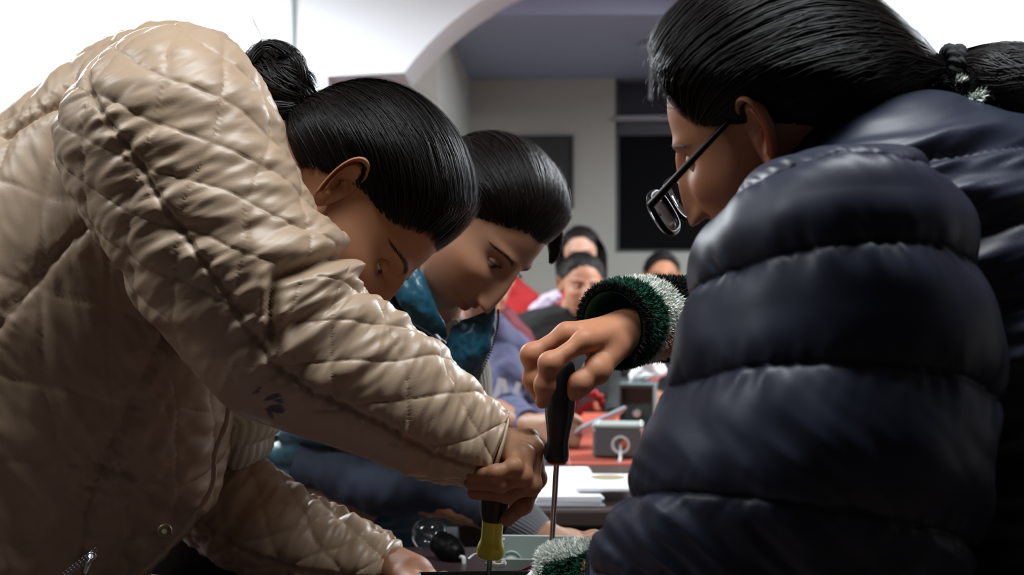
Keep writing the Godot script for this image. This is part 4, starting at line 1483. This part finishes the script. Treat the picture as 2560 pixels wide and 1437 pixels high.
	loft(mb, [sec(1256, 1342, 1296, 1234, 2.04, .043), sec(1290, 1358, 1336, 1262, 2.035, .038), sec(1328, 1368, 1371, 1300, 2.025, .031)], 40, 160, func(_t, th, _s, r, _p): return .0020 * absf(sin(th * 21.0)))
	put("cuff", mb, M.grey_knit, o, "grey ribbed cuff")
	mb = MB.new()
	var cp := []
	var cw := []
	var cc := V(1359, 1342, 2.02)
	for k in 25:
		var a := TAU * k / 24.0
		cp.append(cc + (V(1372, 1312, 2.02) - cc) * cos(a) * 1.0 + Vector3(-.004, -.004, .027) * sin(a))
		cw.append(.0014)
	tube(mb, cp, cw, 60, 8, Color.WHITE, null, false)
	put("bracelet", mb, M.red_thread, o, "red thread bracelet")
	for s in [-.09, .09]:
		mb = MB.new()
		var Q := []
		for r in [[.9, .14], [.7, .12], [.45, .085], [.2, .07], [.03, .065]]: Q.append(ring_sec(Vector3(hip.x + s, r[0], -2.42), Vector3(r[1], 0, 0), Vector3(0, 0, r[1])))
		loft(mb, Q, 40, 32)
		put("trouser_leg", mb, M.dark_cloth, o)

func woman_in_navy() -> void:
	var o := thing("person", "woman in a navy puffer jacket with a black ponytail and glasses, seen from behind", "person", Vector3(.75, 0, -1.15))
	var skin := Color(.48, .205, .108)
	var T := Transform3D(basis_of(Vector3(-.35, -.25, .90), Vector3.UP, Vector3(-.77, -.46, -.44), .94), V(1912, 322, 1.213))
	var mb := MB.new()
	head_skin(mb, T, 150, 130, skin, Color(.33, .115, .085))
	for s in [-1.0, 1.0]: lids(mb, T, s, 6.0, -22.0, skin, 18)
	ear(mb, T, 1.0, 32, .50, 1.20, skin)
	var sh := V(2130, 560, 1.22)
	var hip := Vector3(.78, .80, -1.2)
	var bs := [bone(T * Vector3(0, -.055, -.045), V(2110, 470, 1.22), .052, .050), bone(V(2110, 470, 1.22), sh, .05, .075), bone(sh, sh.lerp(hip, .5), .10, .11), bone(sh.lerp(hip, .5), hip, .11, .13)]
	bs.append_array([bone(V(2100, 600, 1.08), V(1980, 1500, 1.04), .05, .045), bone(V(1980, 1500, 1.04), V(1480, 1440, 1.27), .042, .028)])
	bs.append_array([bone(V(2150, 650, 1.36), V(1990, 850, 1.58), .045, .036), bone(V(1990, 850, 1.58), V(1575, 835, 1.478), .030, .026)])
	for s in [-.1, .1]: bs.append_array([bone(hip + Vector3(0, 0, s), Vector3(.74, .45, -1.2 + s), .085, .055), bone(Vector3(.74, .45, -1.2 + s), Vector3(.78, .05, -1.2 + s), .052, .04)])
	flesh(mb, bs, .016, .03, func(_p): return skin)
	# hand on the black screwdriver
	var h := []
	var wr := V(1572, 832, 1.476)
	h.append(bone(V(1610, 825, 1.49), wr, .026, .0255))
	for a in [[1461, 852, 1.425, .0118], [1418, 834, 1.452, .0122], [1424, 836, 1.478, .0115], [1440, 850, 1.500, .0105]]: h.append(bone(wr, V(a[0], a[1], a[2]), .0215, a[3]))
	h.append(bone(wr, V(1500, 862, 1.455), .022, .019))
	finger(h, [V(1461, 852, 1.425), V(1374, 908, 1.412), V(1362, 962, 1.418), V(1356, 1004, 1.427)], .0098, .0076)
	finger(h, [V(1416, 834, 1.452), V(1329, 886, 1.449), V(1333, 948, 1.452), V(1350, 994, 1.452)], .0100, .0078)
	finger(h, [V(1424, 838, 1.478), V(1345, 896, 1.480), V(1350, 950, 1.480), V(1372, 985, 1.475)], .0096, .0075)
	finger(h, [V(1440, 852, 1.500), V(1378, 905, 1.505), V(1376, 945, 1.500), V(1390, 975, 1.490)], .0088, .0070)
	finger(h, [V(1545, 868, 1.450), V(1492, 926, 1.428), V(1452, 958, 1.422), V(1438, 984, 1.424)], .0135, .0082)
	flesh(mb, h, .0022, .009, func(_p): return skin)
	nail(mb, V(1441, 979, 1.4165), V(1438, 984, 1.424) - V(1452, 958, 1.422), Vector3(.35, .1, 1), .0050, .0105, Color(.62, .38, .28))
	nail(mb, V(1349, 993, 1.4195), V(1356, 1004, 1.427) - V(1362, 962, 1.418), Vector3(-.5, 0, .8), .0045, .010, Color(.50, .28, .19))
	# near hand, mostly under the frame
	h = []
	wr = V(1450, 1450, 1.28)
	h.append(bone(V(1490, 1440, 1.27), wr, .027, .025))
	for k in 4:
		var a := V(1355 + k * 4, 1490 + k * 6, 1.30 + k * .02)
		h.append(bone(wr, a, .020, .0115))
		finger(h, [a, a + Vector3(-.03, -.012, .004), a + Vector3(-.042, -.034, .006), a + Vector3(-.040, -.052, .006)], .0095, .0072)
	finger(h, [V(1420, 1475, 1.26), V(1370, 1520, 1.25), V(1335, 1535, 1.26)], .012, .0085)
	flesh(mb, h, .003, .010, func(_p): return skin)
	put("body", mb, M.skin, o)
	for s in [-1.0, 1.0]: eyeball(o, T, s, Vector3(0, -.3, 1), 10)
	mb = MB.new()
	rng.seed = 3
	brows(o, T, 60, Color.WHITE, 6.0, 0, M.hair_soft)
	# hair drawn back into a ponytail
	var tie_at := V(2375, 172, 1.215)
	hair(o, T, [1.00, .90, .52, .30, -.02, -.38, -.45], .032, T.affine_inverse() * tie_at, 1.15, 12000, 16, .00050, .04, M.hair, 45)
	mb = MB.new()
	rng.seed = 77
	lock(mb, [tie_at, V(2430, 175, 1.21), V(2490, 190, 1.20), V(2570, 215, 1.19), V(2660, 290, 1.18), V(2740, 420, 1.17), V(2780, 600, 1.17)], [.012, .022, .032, .036, .036, .03, .015], 2600, 18, .0006)
	tube(mb, [tie_at, V(2430, 175, 1.21), V(2490, 190, 1.20), V(2570, 215, 1.19), V(2660, 290, 1.18), V(2740, 420, 1.17), V(2780, 600, 1.17)], [.010, .018, .027, .031, .031, .025, .01], 30, 24, Color(.5, .5, .5))
	put("ponytail", mb, M.hair, o)
	mb = MB.new()
	for k in 2:
		var cp := []
		var cw := []
		var ax := Vector3(1, .1 - .3 * k, 0).normalized()
		var x := ax.cross(Vector3(0, 0, 1)).normalized()
		for i in 25:
			var a := TAU * i / 24.0
			cp.append(tie_at + Vector3(.004 * k, 0, 0) + (x * cos(a) + ax.cross(x) * sin(a)) * .0165)
			cw.append(.0055)
		tube(mb, cp, cw, 64, 10, Color.WHITE, func(_t, th, s, _r, _p): return .0012 * sin(s * 900.0 + th * 2.0), false)
	put("hair_tie", mb, M.black_cloth, o)
	mb = MB.new()
	rng.seed = 6
	for k in 110:      # curls at the temple
		var p0 := V(rng.randf_range(1655, 1725), rng.randf_range(110, 262), 1.20 + rng.randf_range(-.04, .03))
		var pts := PackedVector3Array()
		var ph := rng.randf() * TAU
		var cr0 := rng.randf_range(.006, .014)
		for i in 12:
			var u := i / 11.0
			pts.append(p0 + Vector3(cos(ph + u * 4.6), sin(ph + u * 4.6), .3 * sin(u * 3.0)) * cr0 + Vector3(-.006 * u, 0, 0))
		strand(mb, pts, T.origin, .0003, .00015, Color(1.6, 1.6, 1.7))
	for k in 90:      # wisps over the crown and the nape
		var x := rng.randf_range(1760, 2340)
		var p0 := V(x, lerpf(10, 140, pow((x - 1760) / 580.0, 2.0)) + rng.randf_range(-10, 30), 1.21)
		var pts := PackedVector3Array()
		for i in 10:
			var u := i / 9.0
			pts.append(p0 + Vector3(.05 * u, -.012 * u * u + .006 * sin(u * 4.0 + k), .01 * sin(k + u)))
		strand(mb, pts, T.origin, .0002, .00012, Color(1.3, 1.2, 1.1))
	put("loose_hair", mb, M.hair, o)
	# puffer: trunk, collar edge, near sleeve
	mb = MB.new()
	loft(mb, [sec(1910, 560, 1960, 372, 1.22, .06), sec(1930, 680, 2040, 300, 1.22, .12), sec(1990, 830, 2200, 252, 1.22, .165), sec(2050, 1000, 2420, 266, 1.24, .185), sec(2110, 1200, 2640, 355, 1.25, .195), sec(2170, 1450, 2880, 560, 1.25, .20), sec(2200, 1750, 3080, 900, 1.25, .20), sec(2200, 2050, 3150, 1300, 1.25, .19)], 200, 200, puffer_back)
	put("jacket", mb, M.navy, o)
	mb = MB.new()
	var S := [sec(1985, 395, 2120, 372, 1.13, .03), sec(1905, 425, 2250, 395, 1.09, .08), sec(1822, 505, 2312, 470, 1.06, .115, .022), sec(1762, 610, 2385, 590, 1.05, .125, .028), sec(1722, 735, 2425, 715, 1.045, .130, .034), sec(1697, 870, 2474, 875, 1.04, .130, .036), sec(1665, 975, 2478, 1030, 1.035, .130, .036), sec(1612, 1130, 2452, 1240, 1.03, .130, .034), sec(1568, 1235, 2420, 1380, 1.03, .128, .03), sec(1500, 1345, 2385, 1530, 1.04, .122, .03), sec(1480, 1440, 2330, 1640, 1.05, .115, .02), sec(1560, 1560, 2240, 1740, 1.06, .10), sec(1700, 1680, 2150, 1780, 1.06, .06)]
	PUFF = S.size()
	loft(mb, S, 300, 240, puffer)
	put("sleeve", mb, M.navy, o)
	mb = MB.new()
	loft(mb, [sec(2000, 1560, 2050, 1760, 1.06, .08), sec(1800, 1440, 1820, 1700, 1.10, .085), sec(1640, 1375, 1640, 1640, 1.16, .08), sec(1520, 1348, 1500, 1570, 1.22, .07), sec(1462, 1372, 1440, 1530, 1.245, .055)], 90, 110, func(t, th, s, r, p): return .012 * (pow(absf(sin(s * PI / .085)), .6) - .5) + .004 * n2.get_noise_3d(p.x * 20.0, p.y * 20.0, p.z * 20.0))
	put("forearm_sleeve", mb, M.navy, o)
	# furry cuffs
	var green := Color(.022, .095, .055)
	var white := Color(.82, .85, .78)
	var black := Color(.006, .006, .008)
	var fp := [V(1900, 845, 1.60), V(1760, 805, 1.575), V(1680, 797, 1.545), V(1610, 797, 1.51), V(1552, 808, 1.475), V(1530, 814, 1.462)]
	var fr := [.046, .044, .043, .042, .043, .040]
	mb = MB.new()
	tube(mb, fp, fr, 40, 40, green, null, false)
	var fi := []
	for p in fp: fi.append(p)
	tube(mb, fi, [.036, .036, .036, .036, .036, .037], 20, 40, green, null, false)
	put("furry_sleeve", mb, M.fur, o, "green black and white furry sleeve")
	rng.seed = 15
	fur("fur", o, fp, fr, 26000, .0085, func(t: float, th: float): 
		var q: float = t + .02 * sin(th * 3.0)
		return black if q > .93 else (green if q > .70 else (white if q > .53 else (black if q > .36 else green))))
	var kp := [V(2150, 320, 1.19), V(2240, 275, 1.195), V(2310, 238, 1.20), V(2370, 245, 1.20), V(2440, 272, 1.19), V(2520, 320, 1.19)]
	var kr := [.012, .016, .018, .016, .014, .008]
	mb = MB.new()
	tube(mb, kp, kr, 30, 24, black)
	put("furry_collar", mb, M.fur, o, "black furry collar with white flecks")
	fur("fur", o, kp, kr, 9000, .0085, func(t: float, th: float): return white if t > .62 and t < .8 and sin(th * 2.0 + t * 30.0) > .2 else black)
	fp = [V(1560, 1470, 1.25), V(1500, 1456, 1.262), V(1450, 1450, 1.275), V(1400, 1446, 1.29), V(1375, 1450, 1.295)]
	fr = [.030, .031, .031, .029, .022]
	mb = MB.new()
	tube(mb, fp, fr, 30, 36, white, null, true)
	put("furry_cuff", mb, M.fur, o, "white and green furry cuff")
	fur("fur", o, fp, fr, 16000, .0095, func(t, th): return white if t > .25 + .5 * ss(.4, 1.0, -sin(th + .3)) else green)
	for s in [-.1, .1]:
		mb = MB.new()
		var Q := []
		for r in [[.95, .16], [.7, .13], [.45, .09], [.2, .075], [.03, .07]]: Q.append(ring_sec(Vector3(.77, r[0], -1.2 + s), Vector3(r[1], 0, 0), Vector3(0, 0, r[1])))
		loft(mb, Q, 40, 32)
		put("trouser_leg", mb, M.dark_cloth, o)
	# glasses
	var gl := thing("glasses", "black framed glasses worn by the woman in the navy puffer jacket", "glasses", T * Vector3(0, .01, .1))
	for s in [-1.0, 1.0]:
		mb = MB.new()
		var pts := []
		var rr := []
		for k in 9:
			var u := k / 8.0
			pts.append(T * Vector3((.070 + .006 * sin(u * PI)) * s, lerpf(.030, -.004, u), lerpf(-.012, .112, u)))
			rr.append(lerpf(.0024, .0036, u))
		tube(mb, pts, rr, 30, 12, Color.WHITE, null, true, 1.7)
		put("temple", mb, M.black_gloss, gl)
	mb = MB.new()
	var lens := MB.new()
	for s in [-1.0, 1.0]:
		var pts := []
		var rr := []
		for k in 33:
			var a := TAU * k / 32.0
			var x := signf(cos(a)) * pow(absf(cos(a)), .7) * .0285
			var y := signf(sin(a)) * pow(absf(sin(a)), .7) * .0215
			pts.append(T * Vector3(.034 * s + x, -.018 + y, .120 - .004 * absf(x + .034 * s) / .06))
			rr.append(.0028)
		tube(mb, pts, rr, 96, 8, Color.WHITE, null, false)
		var P := PackedVector3Array()
		var mid := PackedVector3Array()
		for side in 2:
			for i in 9:
				var q := (i / 8.0) if side == 0 else 1.0 - i / 8.0
				mid.append(T * Vector3(.034 * s, -.018, .10))
				for j in 33:
					var a := TAU * (j % 32) / 32.0
					var x := signf(cos(a)) * pow(absf(cos(a)), .7) * .0278 * q
					var y := signf(sin(a)) * pow(absf(sin(a)), .7) * .0208 * q
					P.append(T * Vector3(.034 * s + x, -.018 + y, .1205 - .0016 * side * (1.0 - .4 * q) + .003 * (1.0 - q * q)))
		lens.grid(P, 17, 32, true, mid)
	tube(mb, [T * Vector3(-.009, -.010, .1215), T * Vector3(0, -.007, .123), T * Vector3(.009, -.010, .1215)], [.0022, .002, .0022], 10, 8)
	put("rim", mb, M.black_gloss, gl)
	put("lens", lens, M.glass, gl)

# ---------- the people who sit behind ----------
func seated(stool_label: String, label: String, px: float, py: float, d: float, yaw: float, pitch: float, roll: float, sc: float, skin: Color, cloth: Material, width: float, hair_m: Material, hang := false, drop := 1.0, legs := true, lean := 0.0, extra := []) -> Node3D:
	var hp := V(px, py, d)
	var o := thing("person", label, "person", Vector3(hp.x, 0, hp.z))
	var B := Basis(Vector3.UP, yaw) * Basis(Vector3.RIGHT, pitch) * Basis(Vector3(0, 0, 1), roll)
	var T := Transform3D(B * sc, hp)
	var mb := MB.new()
	head_skin(mb, T, 84, 76, skin, Color(skin.r * .85, skin.g * .55, skin.b * .55))
	for s in [-1.0, 1.0]:
		lids(mb, T, s, 8.0, -22.0, skin, 12)
		ear(mb, T, s, 12, .4, 1.0, skin)
	var sh := hp + Vector3(lean, -.26 * drop, -.02 - .12 * (1.0 - drop))
	var back := .12 * (1.0 - drop)
	var hip := Vector3(hp.x, .50, hp.z - .04)
	var bs := [bone(T * Vector3(0, -.05, -.03), sh, .047, .048), bone(sh + Vector3(.095 - width, -.045, 0), sh + Vector3(width - .095, -.045, 0), .034, .034), bone(sh + Vector3(0, -.14, 0), hip, .08, .10), bone(sh, sh + Vector3(0, -.14, 0), .045, .07)]
	for s in [-1.0, 1.0]: bs.append_array([bone(sh + Vector3((width - .08) * s, -.06, 0), sh + Vector3((width - .02) * s, -.27, .06), .034, .032), bone(sh + Vector3((width - .02) * s, -.27, .06), Vector3(hp.x + .10 * s, .69, hp.z + .24), .034, .026), bone(hip + Vector3(.08 * s, -.02, 0), Vector3(hp.x + .1 * s, .48, hp.z + (.36 if legs else .18)), .07, .055), bone(Vector3(hp.x + .1 * s, .48, hp.z + (.36 if legs else .18)), Vector3(hp.x + .1 * s, .05, hp.z + (.34 if legs else .18)), .05, .04)])
	flesh(mb, bs, .02, .03, func(_p): return skin)
	if extra.is_empty():
		for s in [-1.0, 1.0]:      # hands in the lap, half curled
			var h := []
			var w := Vector3(hp.x + .10 * s, .69, hp.z + .24)
			h.append(bone(w, w + Vector3(-.015 * s, -.01, .04), .024, .026))
			for k in 4:
				var a := w + Vector3((-.04 + .021 * k) * s, -.012, .085 - .006 * absf(k - 1.0))
				h.append(bone(w + Vector3(-.012 * s, 0, .02), a, .019, .0105))
				finger(h, [a, a + Vector3(0, -.012, .034), a + Vector3(0, -.034, .044), a + Vector3(0, -.050, .036)], .0095, .0072)
			finger(h, [w + Vector3(-.03 * s, -.004, .03), w + Vector3(-.056 * s, -.010, .056), w + Vector3(-.062 * s, -.014, .086)], .012, .0085)
			flesh(mb, h, .0048, .008, func(_p): return skin)
	if extra.size(): flesh(mb, extra, .0045, .010, func(_p): return skin)
	put("body", mb, M.skin, o)
	for s in [-1.0, 1.0]: eyeball(o, T, s, Vector3(0, -.15, 1), 7)
	brows(o, T, 90, Color.WHITE, 8.0, 14, hair_m)
	hair(o, T, [1.05, .95, .62, .28, -.10, -.4, -.5], .014, Vector3(0, -.02, -.13), .7, 1500, 9, .0014, .03, hair_m, int(px))
	if hang:
		mb = MB.new()
		for s in [-1.0, 1.0]: lock(mb, [T * Vector3(.06 * s, .07, .01), T * Vector3(.085 * s, .01, .0), T * Vector3(.085 * s, -.08, .01), T * Vector3(.08 * s, -.17, .03), T * Vector3(.075 * s, -.25, .05)], [.02, .024, .024, .02, .012], 260, 12, .0014)
		put("loose_hair", mb, hair_m, o)
	mb = MB.new()
	var fold := func(_t, _th, _s, _r, p): return .008 * n2.get_noise_3d(p.x * 11.0, p.y * 14.0, p.z * 11.0)
	loft(mb, [ring_sec(hp + Vector3(lean * .4, -.115 * drop - .012, -.02 - back * .5), Vector3(.066, 0, 0), Vector3(0, -.01, .068)), ring_sec(hp + Vector3(lean, -.19 * drop, -.025 - back), Vector3(width * .66, 0, 0), Vector3(0, -.01, .098)), ring_sec(hp + Vector3(lean, -.25 * drop, -.03 - back), Vector3(width * .95, 0, 0), Vector3(0, 0, .105)), ring_sec(hp + Vector3(lean, -.36 * drop, -.03 - back), Vector3(width, 0, 0), Vector3(0, 0, .125)), ring_sec(hp + Vector3(lean, -.50 * drop, -.03 - back), Vector3(width * .92, 0, 0), Vector3(0, 0, .13)), ring_sec(Vector3(hp.x, .46, hp.z - .03), Vector3(width * .95, 0, 0), Vector3(0, 0, .14))], 60, 60, fold, null, true, true, .85)
	put("top", mb, cloth, o)
	for s in [-1.0, 1.0]:
		mb = MB.new()
		tube(mb, [sh + Vector3((width - .06) * s, -.02, -.01), sh + Vector3((width - .03) * s, -.14, .01), sh + Vector3((width - .01) * s, -.27, .06), sh.lerp(Vector3(hp.x + .14 * s, .72, hp.z + .14), .8) + Vector3(.04 * s, 0, 0), Vector3(hp.x + .11 * s, .70, hp.z + .21)], [.062, .068, .062, .052, .042], 50, 36, Color.WHITE, fold)
		put("sleeve", mb, cloth, o)
		mb = MB.new()
		var lz := .17 if not legs else 0.0
		tube(mb, [Vector3(hp.x + .08 * s, .50, hp.z - .05), Vector3(hp.x + .1 * s, .49, hp.z + .2 - lz * .55), Vector3(hp.x + .1 * s, .47, hp.z + .37 - lz), Vector3(hp.x + .1 * s, .25, hp.z + .38 - lz), Vector3(hp.x + .1 * s, .04, hp.z + .36 - lz)], [.09, .085, .07, .062, .06], 40, 24)
		put("trouser_leg", mb, M.dark_cloth, o)
	stool(hp, stool_label)
	return o

func stool(hp: Vector3, label: String) -> void:
	var o := thing("stool", label, "stool", Vector3(hp.x, 0, hp.z - .04), "stools under the seated people")
	var mb := MB.new()
	box(mb, Vector3(hp.x, .36, hp.z - .04), Vector3(.32, .03, .30), Basis(), .005)
	put("seat", mb, M.dark_wood, o)
	for sx in [-.13, .13]:
		for sz in [-.12, .12]:
			mb = MB.new()
			box(mb, Vector3(hp.x + sx, .1725, hp.z - .04 + sz), Vector3(.03, .345, .03), Basis(), .003)
			put("leg", mb, M.dark_wood, o)

func people_behind() -> void:
	var tan := Color(.40, .195, .115)
	seated("wooden stool under the seated woman in black", "seated woman in a black jacket with her hair drawn back, behind the furry cuff", 1453, 716, 4.9, .18, .16, -.06, .97, tan, M.black_cloth, .235, M.hair_soft, false, .5, false, -.05)
	var w := seated("wooden stool under the woman with loose hair", "woman with long loose dark hair sitting behind the woman in black", 1452, 640, 5.6, -.10, .12, .05, .97, Color(.50, .28, .20), M.red_cloth, .20, M.hair_soft, true, 1.0, false)
	var mb := MB.new()
	tube(mb, [V(1398, 735, 5.34), V(1368, 752, 5.33), V(1335, 785, 5.32), V(1305, 840, 5.30), V(1290, 880, 5.30)], [.022, .026, .028, .028, .02], 50, 24, Color.WHITE, func(_t, th, s, _r, p): return .006 * n2.get_noise_3d(p.x * 30.0, p.y * 30.0, p.z * 30.0) + .003 * sin(th * 5.0 + s * 10.0))
	put("scarf", mb, M.lilac_cloth, w, "pale lilac scarf")
	seated("wooden stool under the woman by the window", "woman with tied hair sitting alone under the black window", 1656, 695, 6.3, .05, .05, .0, .97, Color(.46, .215, .115), M.dark_cloth, .20, M.hair_soft)
	seated("wooden stool under the person in red", "person in a bright red top half hidden by the face of the young woman", 1262, 640, 6.25, .3, .2, .0, .97, tan, M.red_cloth, .17, M.hair_soft, false, .75, false)
	seated("wooden stool under the person in maroon", "person in a maroon sweater seated beside the one in the hooded top", 1226, 700, 4.48, .2, .3, .0, .95, tan, M.maroon_cloth, .135, M.hair_soft, false, .7, false, .01)
	# the hands that hold the tablet
	var h := []
	var wr := V(1318, 1060, 3.50)
	h.append(bone(V(1240, 1030, 3.60), wr, .034, .028))
	for k in 4:
		var a := V(1372 + k * 3, 1056 + k * 15, 3.41 - k * .006)
		h.append(bone(wr, a, .024, .012))
		finger(h, [a, a + Vector3(.030, .004 - k * .003, .014), a + Vector3(.056, .004 - k * .003, .012), a + Vector3(.068, .010, .0)], .0105, .0085)
	finger(h, [V(1335, 1050, 3.47), V(1390, 1042, 3.41), V(1430, 1048, 3.40), V(1447, 1054, 3.40)], .014, .010)
	var p := seated("wooden stool under the person in the hooded top", "person in a grey-blue hooded top who holds the tablet", 1206, 712, 3.9, .5, .4, .0, .95, tan, M.hoodie_cloth, .15, M.hair_soft, false, .7, true, 0.0, h)
	mb = MB.new()
	tube(mb, [V(1250, 900, 3.80), V(1268, 960, 3.72), V(1258, 1012, 3.68), V(1298, 1046, 3.57), V(1322, 1060, 3.50)], [.06, .058, .054, .044, .036], 40, 30, Color.WHITE, func(_t, _th, _s, _r, q): return .007 * n2.get_noise_3d(q.x * 16.0, q.y * 16.0, q.z * 16.0))
	put("forearm_sleeve", mb, M.hoodie_cloth, p)
	var tm := TextMesh.new()
	tm.text = "N"
	tm.font_size = 96
	tm.pixel_size = .0011
	tm.depth = .003
	var sf := SystemFont.new()
	sf.font_names = PackedStringArray(["Droid Sans"])
	sf.font_weight = 700
	tm.font = sf
	var tn := MeshInstance3D.new()
	tn.name = "letter"
	tn.mesh = tm
	tn.material_override = M.paper
	p.add_child(tn)
	tn.position = V(1266, 985, 3.632) - p.position
	tn.rotation = Vector3(-.1, .15, -.25)
	tag(tn, "white printed letter on the chest")

func materials() -> void:
	var cloth := noise_map(.09, 3, 3)
	var fine := noise_map(.35, 2, 8)
	var plaster := noise_map(.02, 5, 2)
	var sk := noise_map(.30, 3, 12)
	relief(mat("wall", lin(.45, .44, .42), .85), plaster, .03, 1.2)
	relief(mat("wall_white", lin(.82, .84, .86), .8), plaster, .03, 1.2)
	relief(mat("wall_beige", lin(.58, .575, .52), .85), plaster, .03, 1.2)
	mat("ceiling", lin(.45, .45, .45), .9)
	relief(mat("ceiling_blue", lin(.33, .385, .54), .6), plaster, .03, 1.0)
	mat("floor", lin(.09, .06, .05), .5)
	mat("white_metal", lin(.8, .8, .8), .4)
	var gl := mat("lamp_glow", lin(.9, .9, .9), .5)
	gl.emission_enabled = true
	gl.emission = Color(.955, .98, 1.0)
	gl.emission_energy_multiplier = 3.0
	mat("window_grey", lin(.10, .105, .12), .5)
	mat("window_pale", lin(.45, .46, .50), .5)
	mat("night_glass", lin(.002, .002, .003), .12, .25)
	mat("dull_glass", lin(.035, .038, .05), .3)
	mat("board", lin(.045, .045, .045), .6)
	mat("pale_green", lin(.5, .6, .58), .5)
	mat("grey_plastic", lin(.35, .36, .38), .5)
	mat("white_plastic", lin(.75, .75, .74), .35)
	mat("black_rubber", lin(.008, .008, .009), .55)
	mat("black_gloss", lin(.006, .006, .006), .4, .25)
	mat("orange_plastic", lin(.55, .10, .02), .4)
	mat("yellow_plastic", lin(.60, .54, .035), .35)
	mat("steel", lin(.50, .50, .52), .28).metallic = 1.0
	mat("dull_brass", lin(.22, .17, .10), .4).metallic = .8
	mat("box_dark", lin(.040, .052, .050), .45)
	mat("box_pale", lin(.37, .43, .40), .45)
	relief(mat("table_purple", lin(.060, .035, .038), .35), fine, .01, 3.0)
	relief(mat("dark_wood", lin(.055, .036, .030), .4), fine, .01, 3.0)
	mat("red_top", lin(.40, .075, .045), .5)
	mat("tablet_edge", lin(.42, .47, .52), .3)
	mat("box_mid", lin(.10, .105, .11), .5)
	mat("box_teal", lin(.10, .15, .15), .35)
	relief(mat("lilac_cloth", lin(.50, .42, .55), .8), fine, .02, 6.0)
	mat("paper", lin(.82, .82, .84), .7)
	mat("gold_print", lin(.42, .36, .20), .4)
	mat("red_cable", lin(.22, .012, .03), .4)
	mat("red_thread", lin(.55, .02, .02), .7)
	var g0 := mat("clear_glass", Color(.5, .5, .5, .02), .02, .0)
	g0.transparency = BaseMaterial3D.TRANSPARENCY_ALPHA
	var g1 := mat("glass", Color(.4, .4, .4, .02), .02)
	g1.transparency = BaseMaterial3D.TRANSPARENCY_ALPHA
	relief(mat("skin", Color.WHITE, .52, .42), sk, .012, 14.0)
	M.skin.subsurf_scatter_enabled = true
	M.skin.subsurf_scatter_strength = .10
	mat("eye", Color.WHITE, .08)
	mat("hair", lin(.009, .0068, .006), .38, .32)
	mat("hair_soft", lin(.012, .009, .008), .42, .30)
	relief(mat("beige", lin(.385, .272, .180), .44, .5), cloth, .008, 9.0)
	M.beige.rim_enabled = true
	M.beige.rim = .15
	M.beige.rim_tint = .5
	mat("beige_edge", lin(.46, .34, .21), .55)
	relief(mat("navy", lin(.0105, .014, .030), .46, .42), cloth, .008, 7.0)
	relief(mat("teal", lin(.012, .085, .135), .34, .5), cloth, .012, 9.0)
	relief(mat("cream_knit", lin(.55, .53, .42), .85), fine, .05, 6.0)
	relief(mat("grey_knit", lin(.16, .165, .18), .85), fine, .05, 6.0)
	relief(mat("slate_cloth", lin(.024, .034, .060), .8), fine, .05, 6.0)
	relief(mat("dark_cloth", lin(.010, .011, .016), .8), fine, .05, 6.0)
	relief(mat("black_cloth", lin(.012, .012, .012), .85), fine, .05, 6.0)
	relief(mat("red_cloth", lin(.42, .012, .014), .8), fine, .05, 6.0)
	relief(mat("maroon_cloth", lin(.14, .016, .026), .8), fine, .05, 6.0)
	relief(mat("hoodie_cloth", lin(.075, .078, .155), .85), fine, .05, 6.0)
	mat("zip_teeth", lin(.02, .03, .035), .35)
	mat("fur", Color.WHITE, .7, .3)

func _ready() -> void:
	var cam := Camera3D.new()
	cam.name = "camera"
	cam.position = Vector3(0, EYE, 0)
	cam.fov = rad_to_deg(2.0 * atan(718.5 / F))
	cam.near = .05
	cam.far = 60.0
	var at := CameraAttributesPhysical.new()
	at.frustum_focal_length = 12.0 * F / 718.5
	at.frustum_focus_distance = 1.42
	at.exposure_aperture = 8.0
	cam.attributes = at
	add_child(cam)
	cam.current = true
	var e := Environment.new()
	e.background_mode = Environment.BG_COLOR
	e.background_color = Color(.008, .009, .014)
	e.tonemap_mode = Environment.TONE_MAPPER_LINEAR
	e.tonemap_exposure = 1.0
	e.sdfgi_enabled = true
	e.ssao_enabled = true
	e.ssil_enabled = true
	var we := WorldEnvironment.new()
	we.name = "environment"
	we.environment = e
	add_child(we)
	nz.frequency = 1.0
	nz.seed = 7
	n2.frequency = 1.0
	n2.seed = 19
	n2.fractal_octaves = 2
	rng.seed = 1
	materials()
	room()
	tabletop_things()
	far_table_things()
	woman_in_beige()
	young_woman()
	woman_in_navy()
	people_behind()
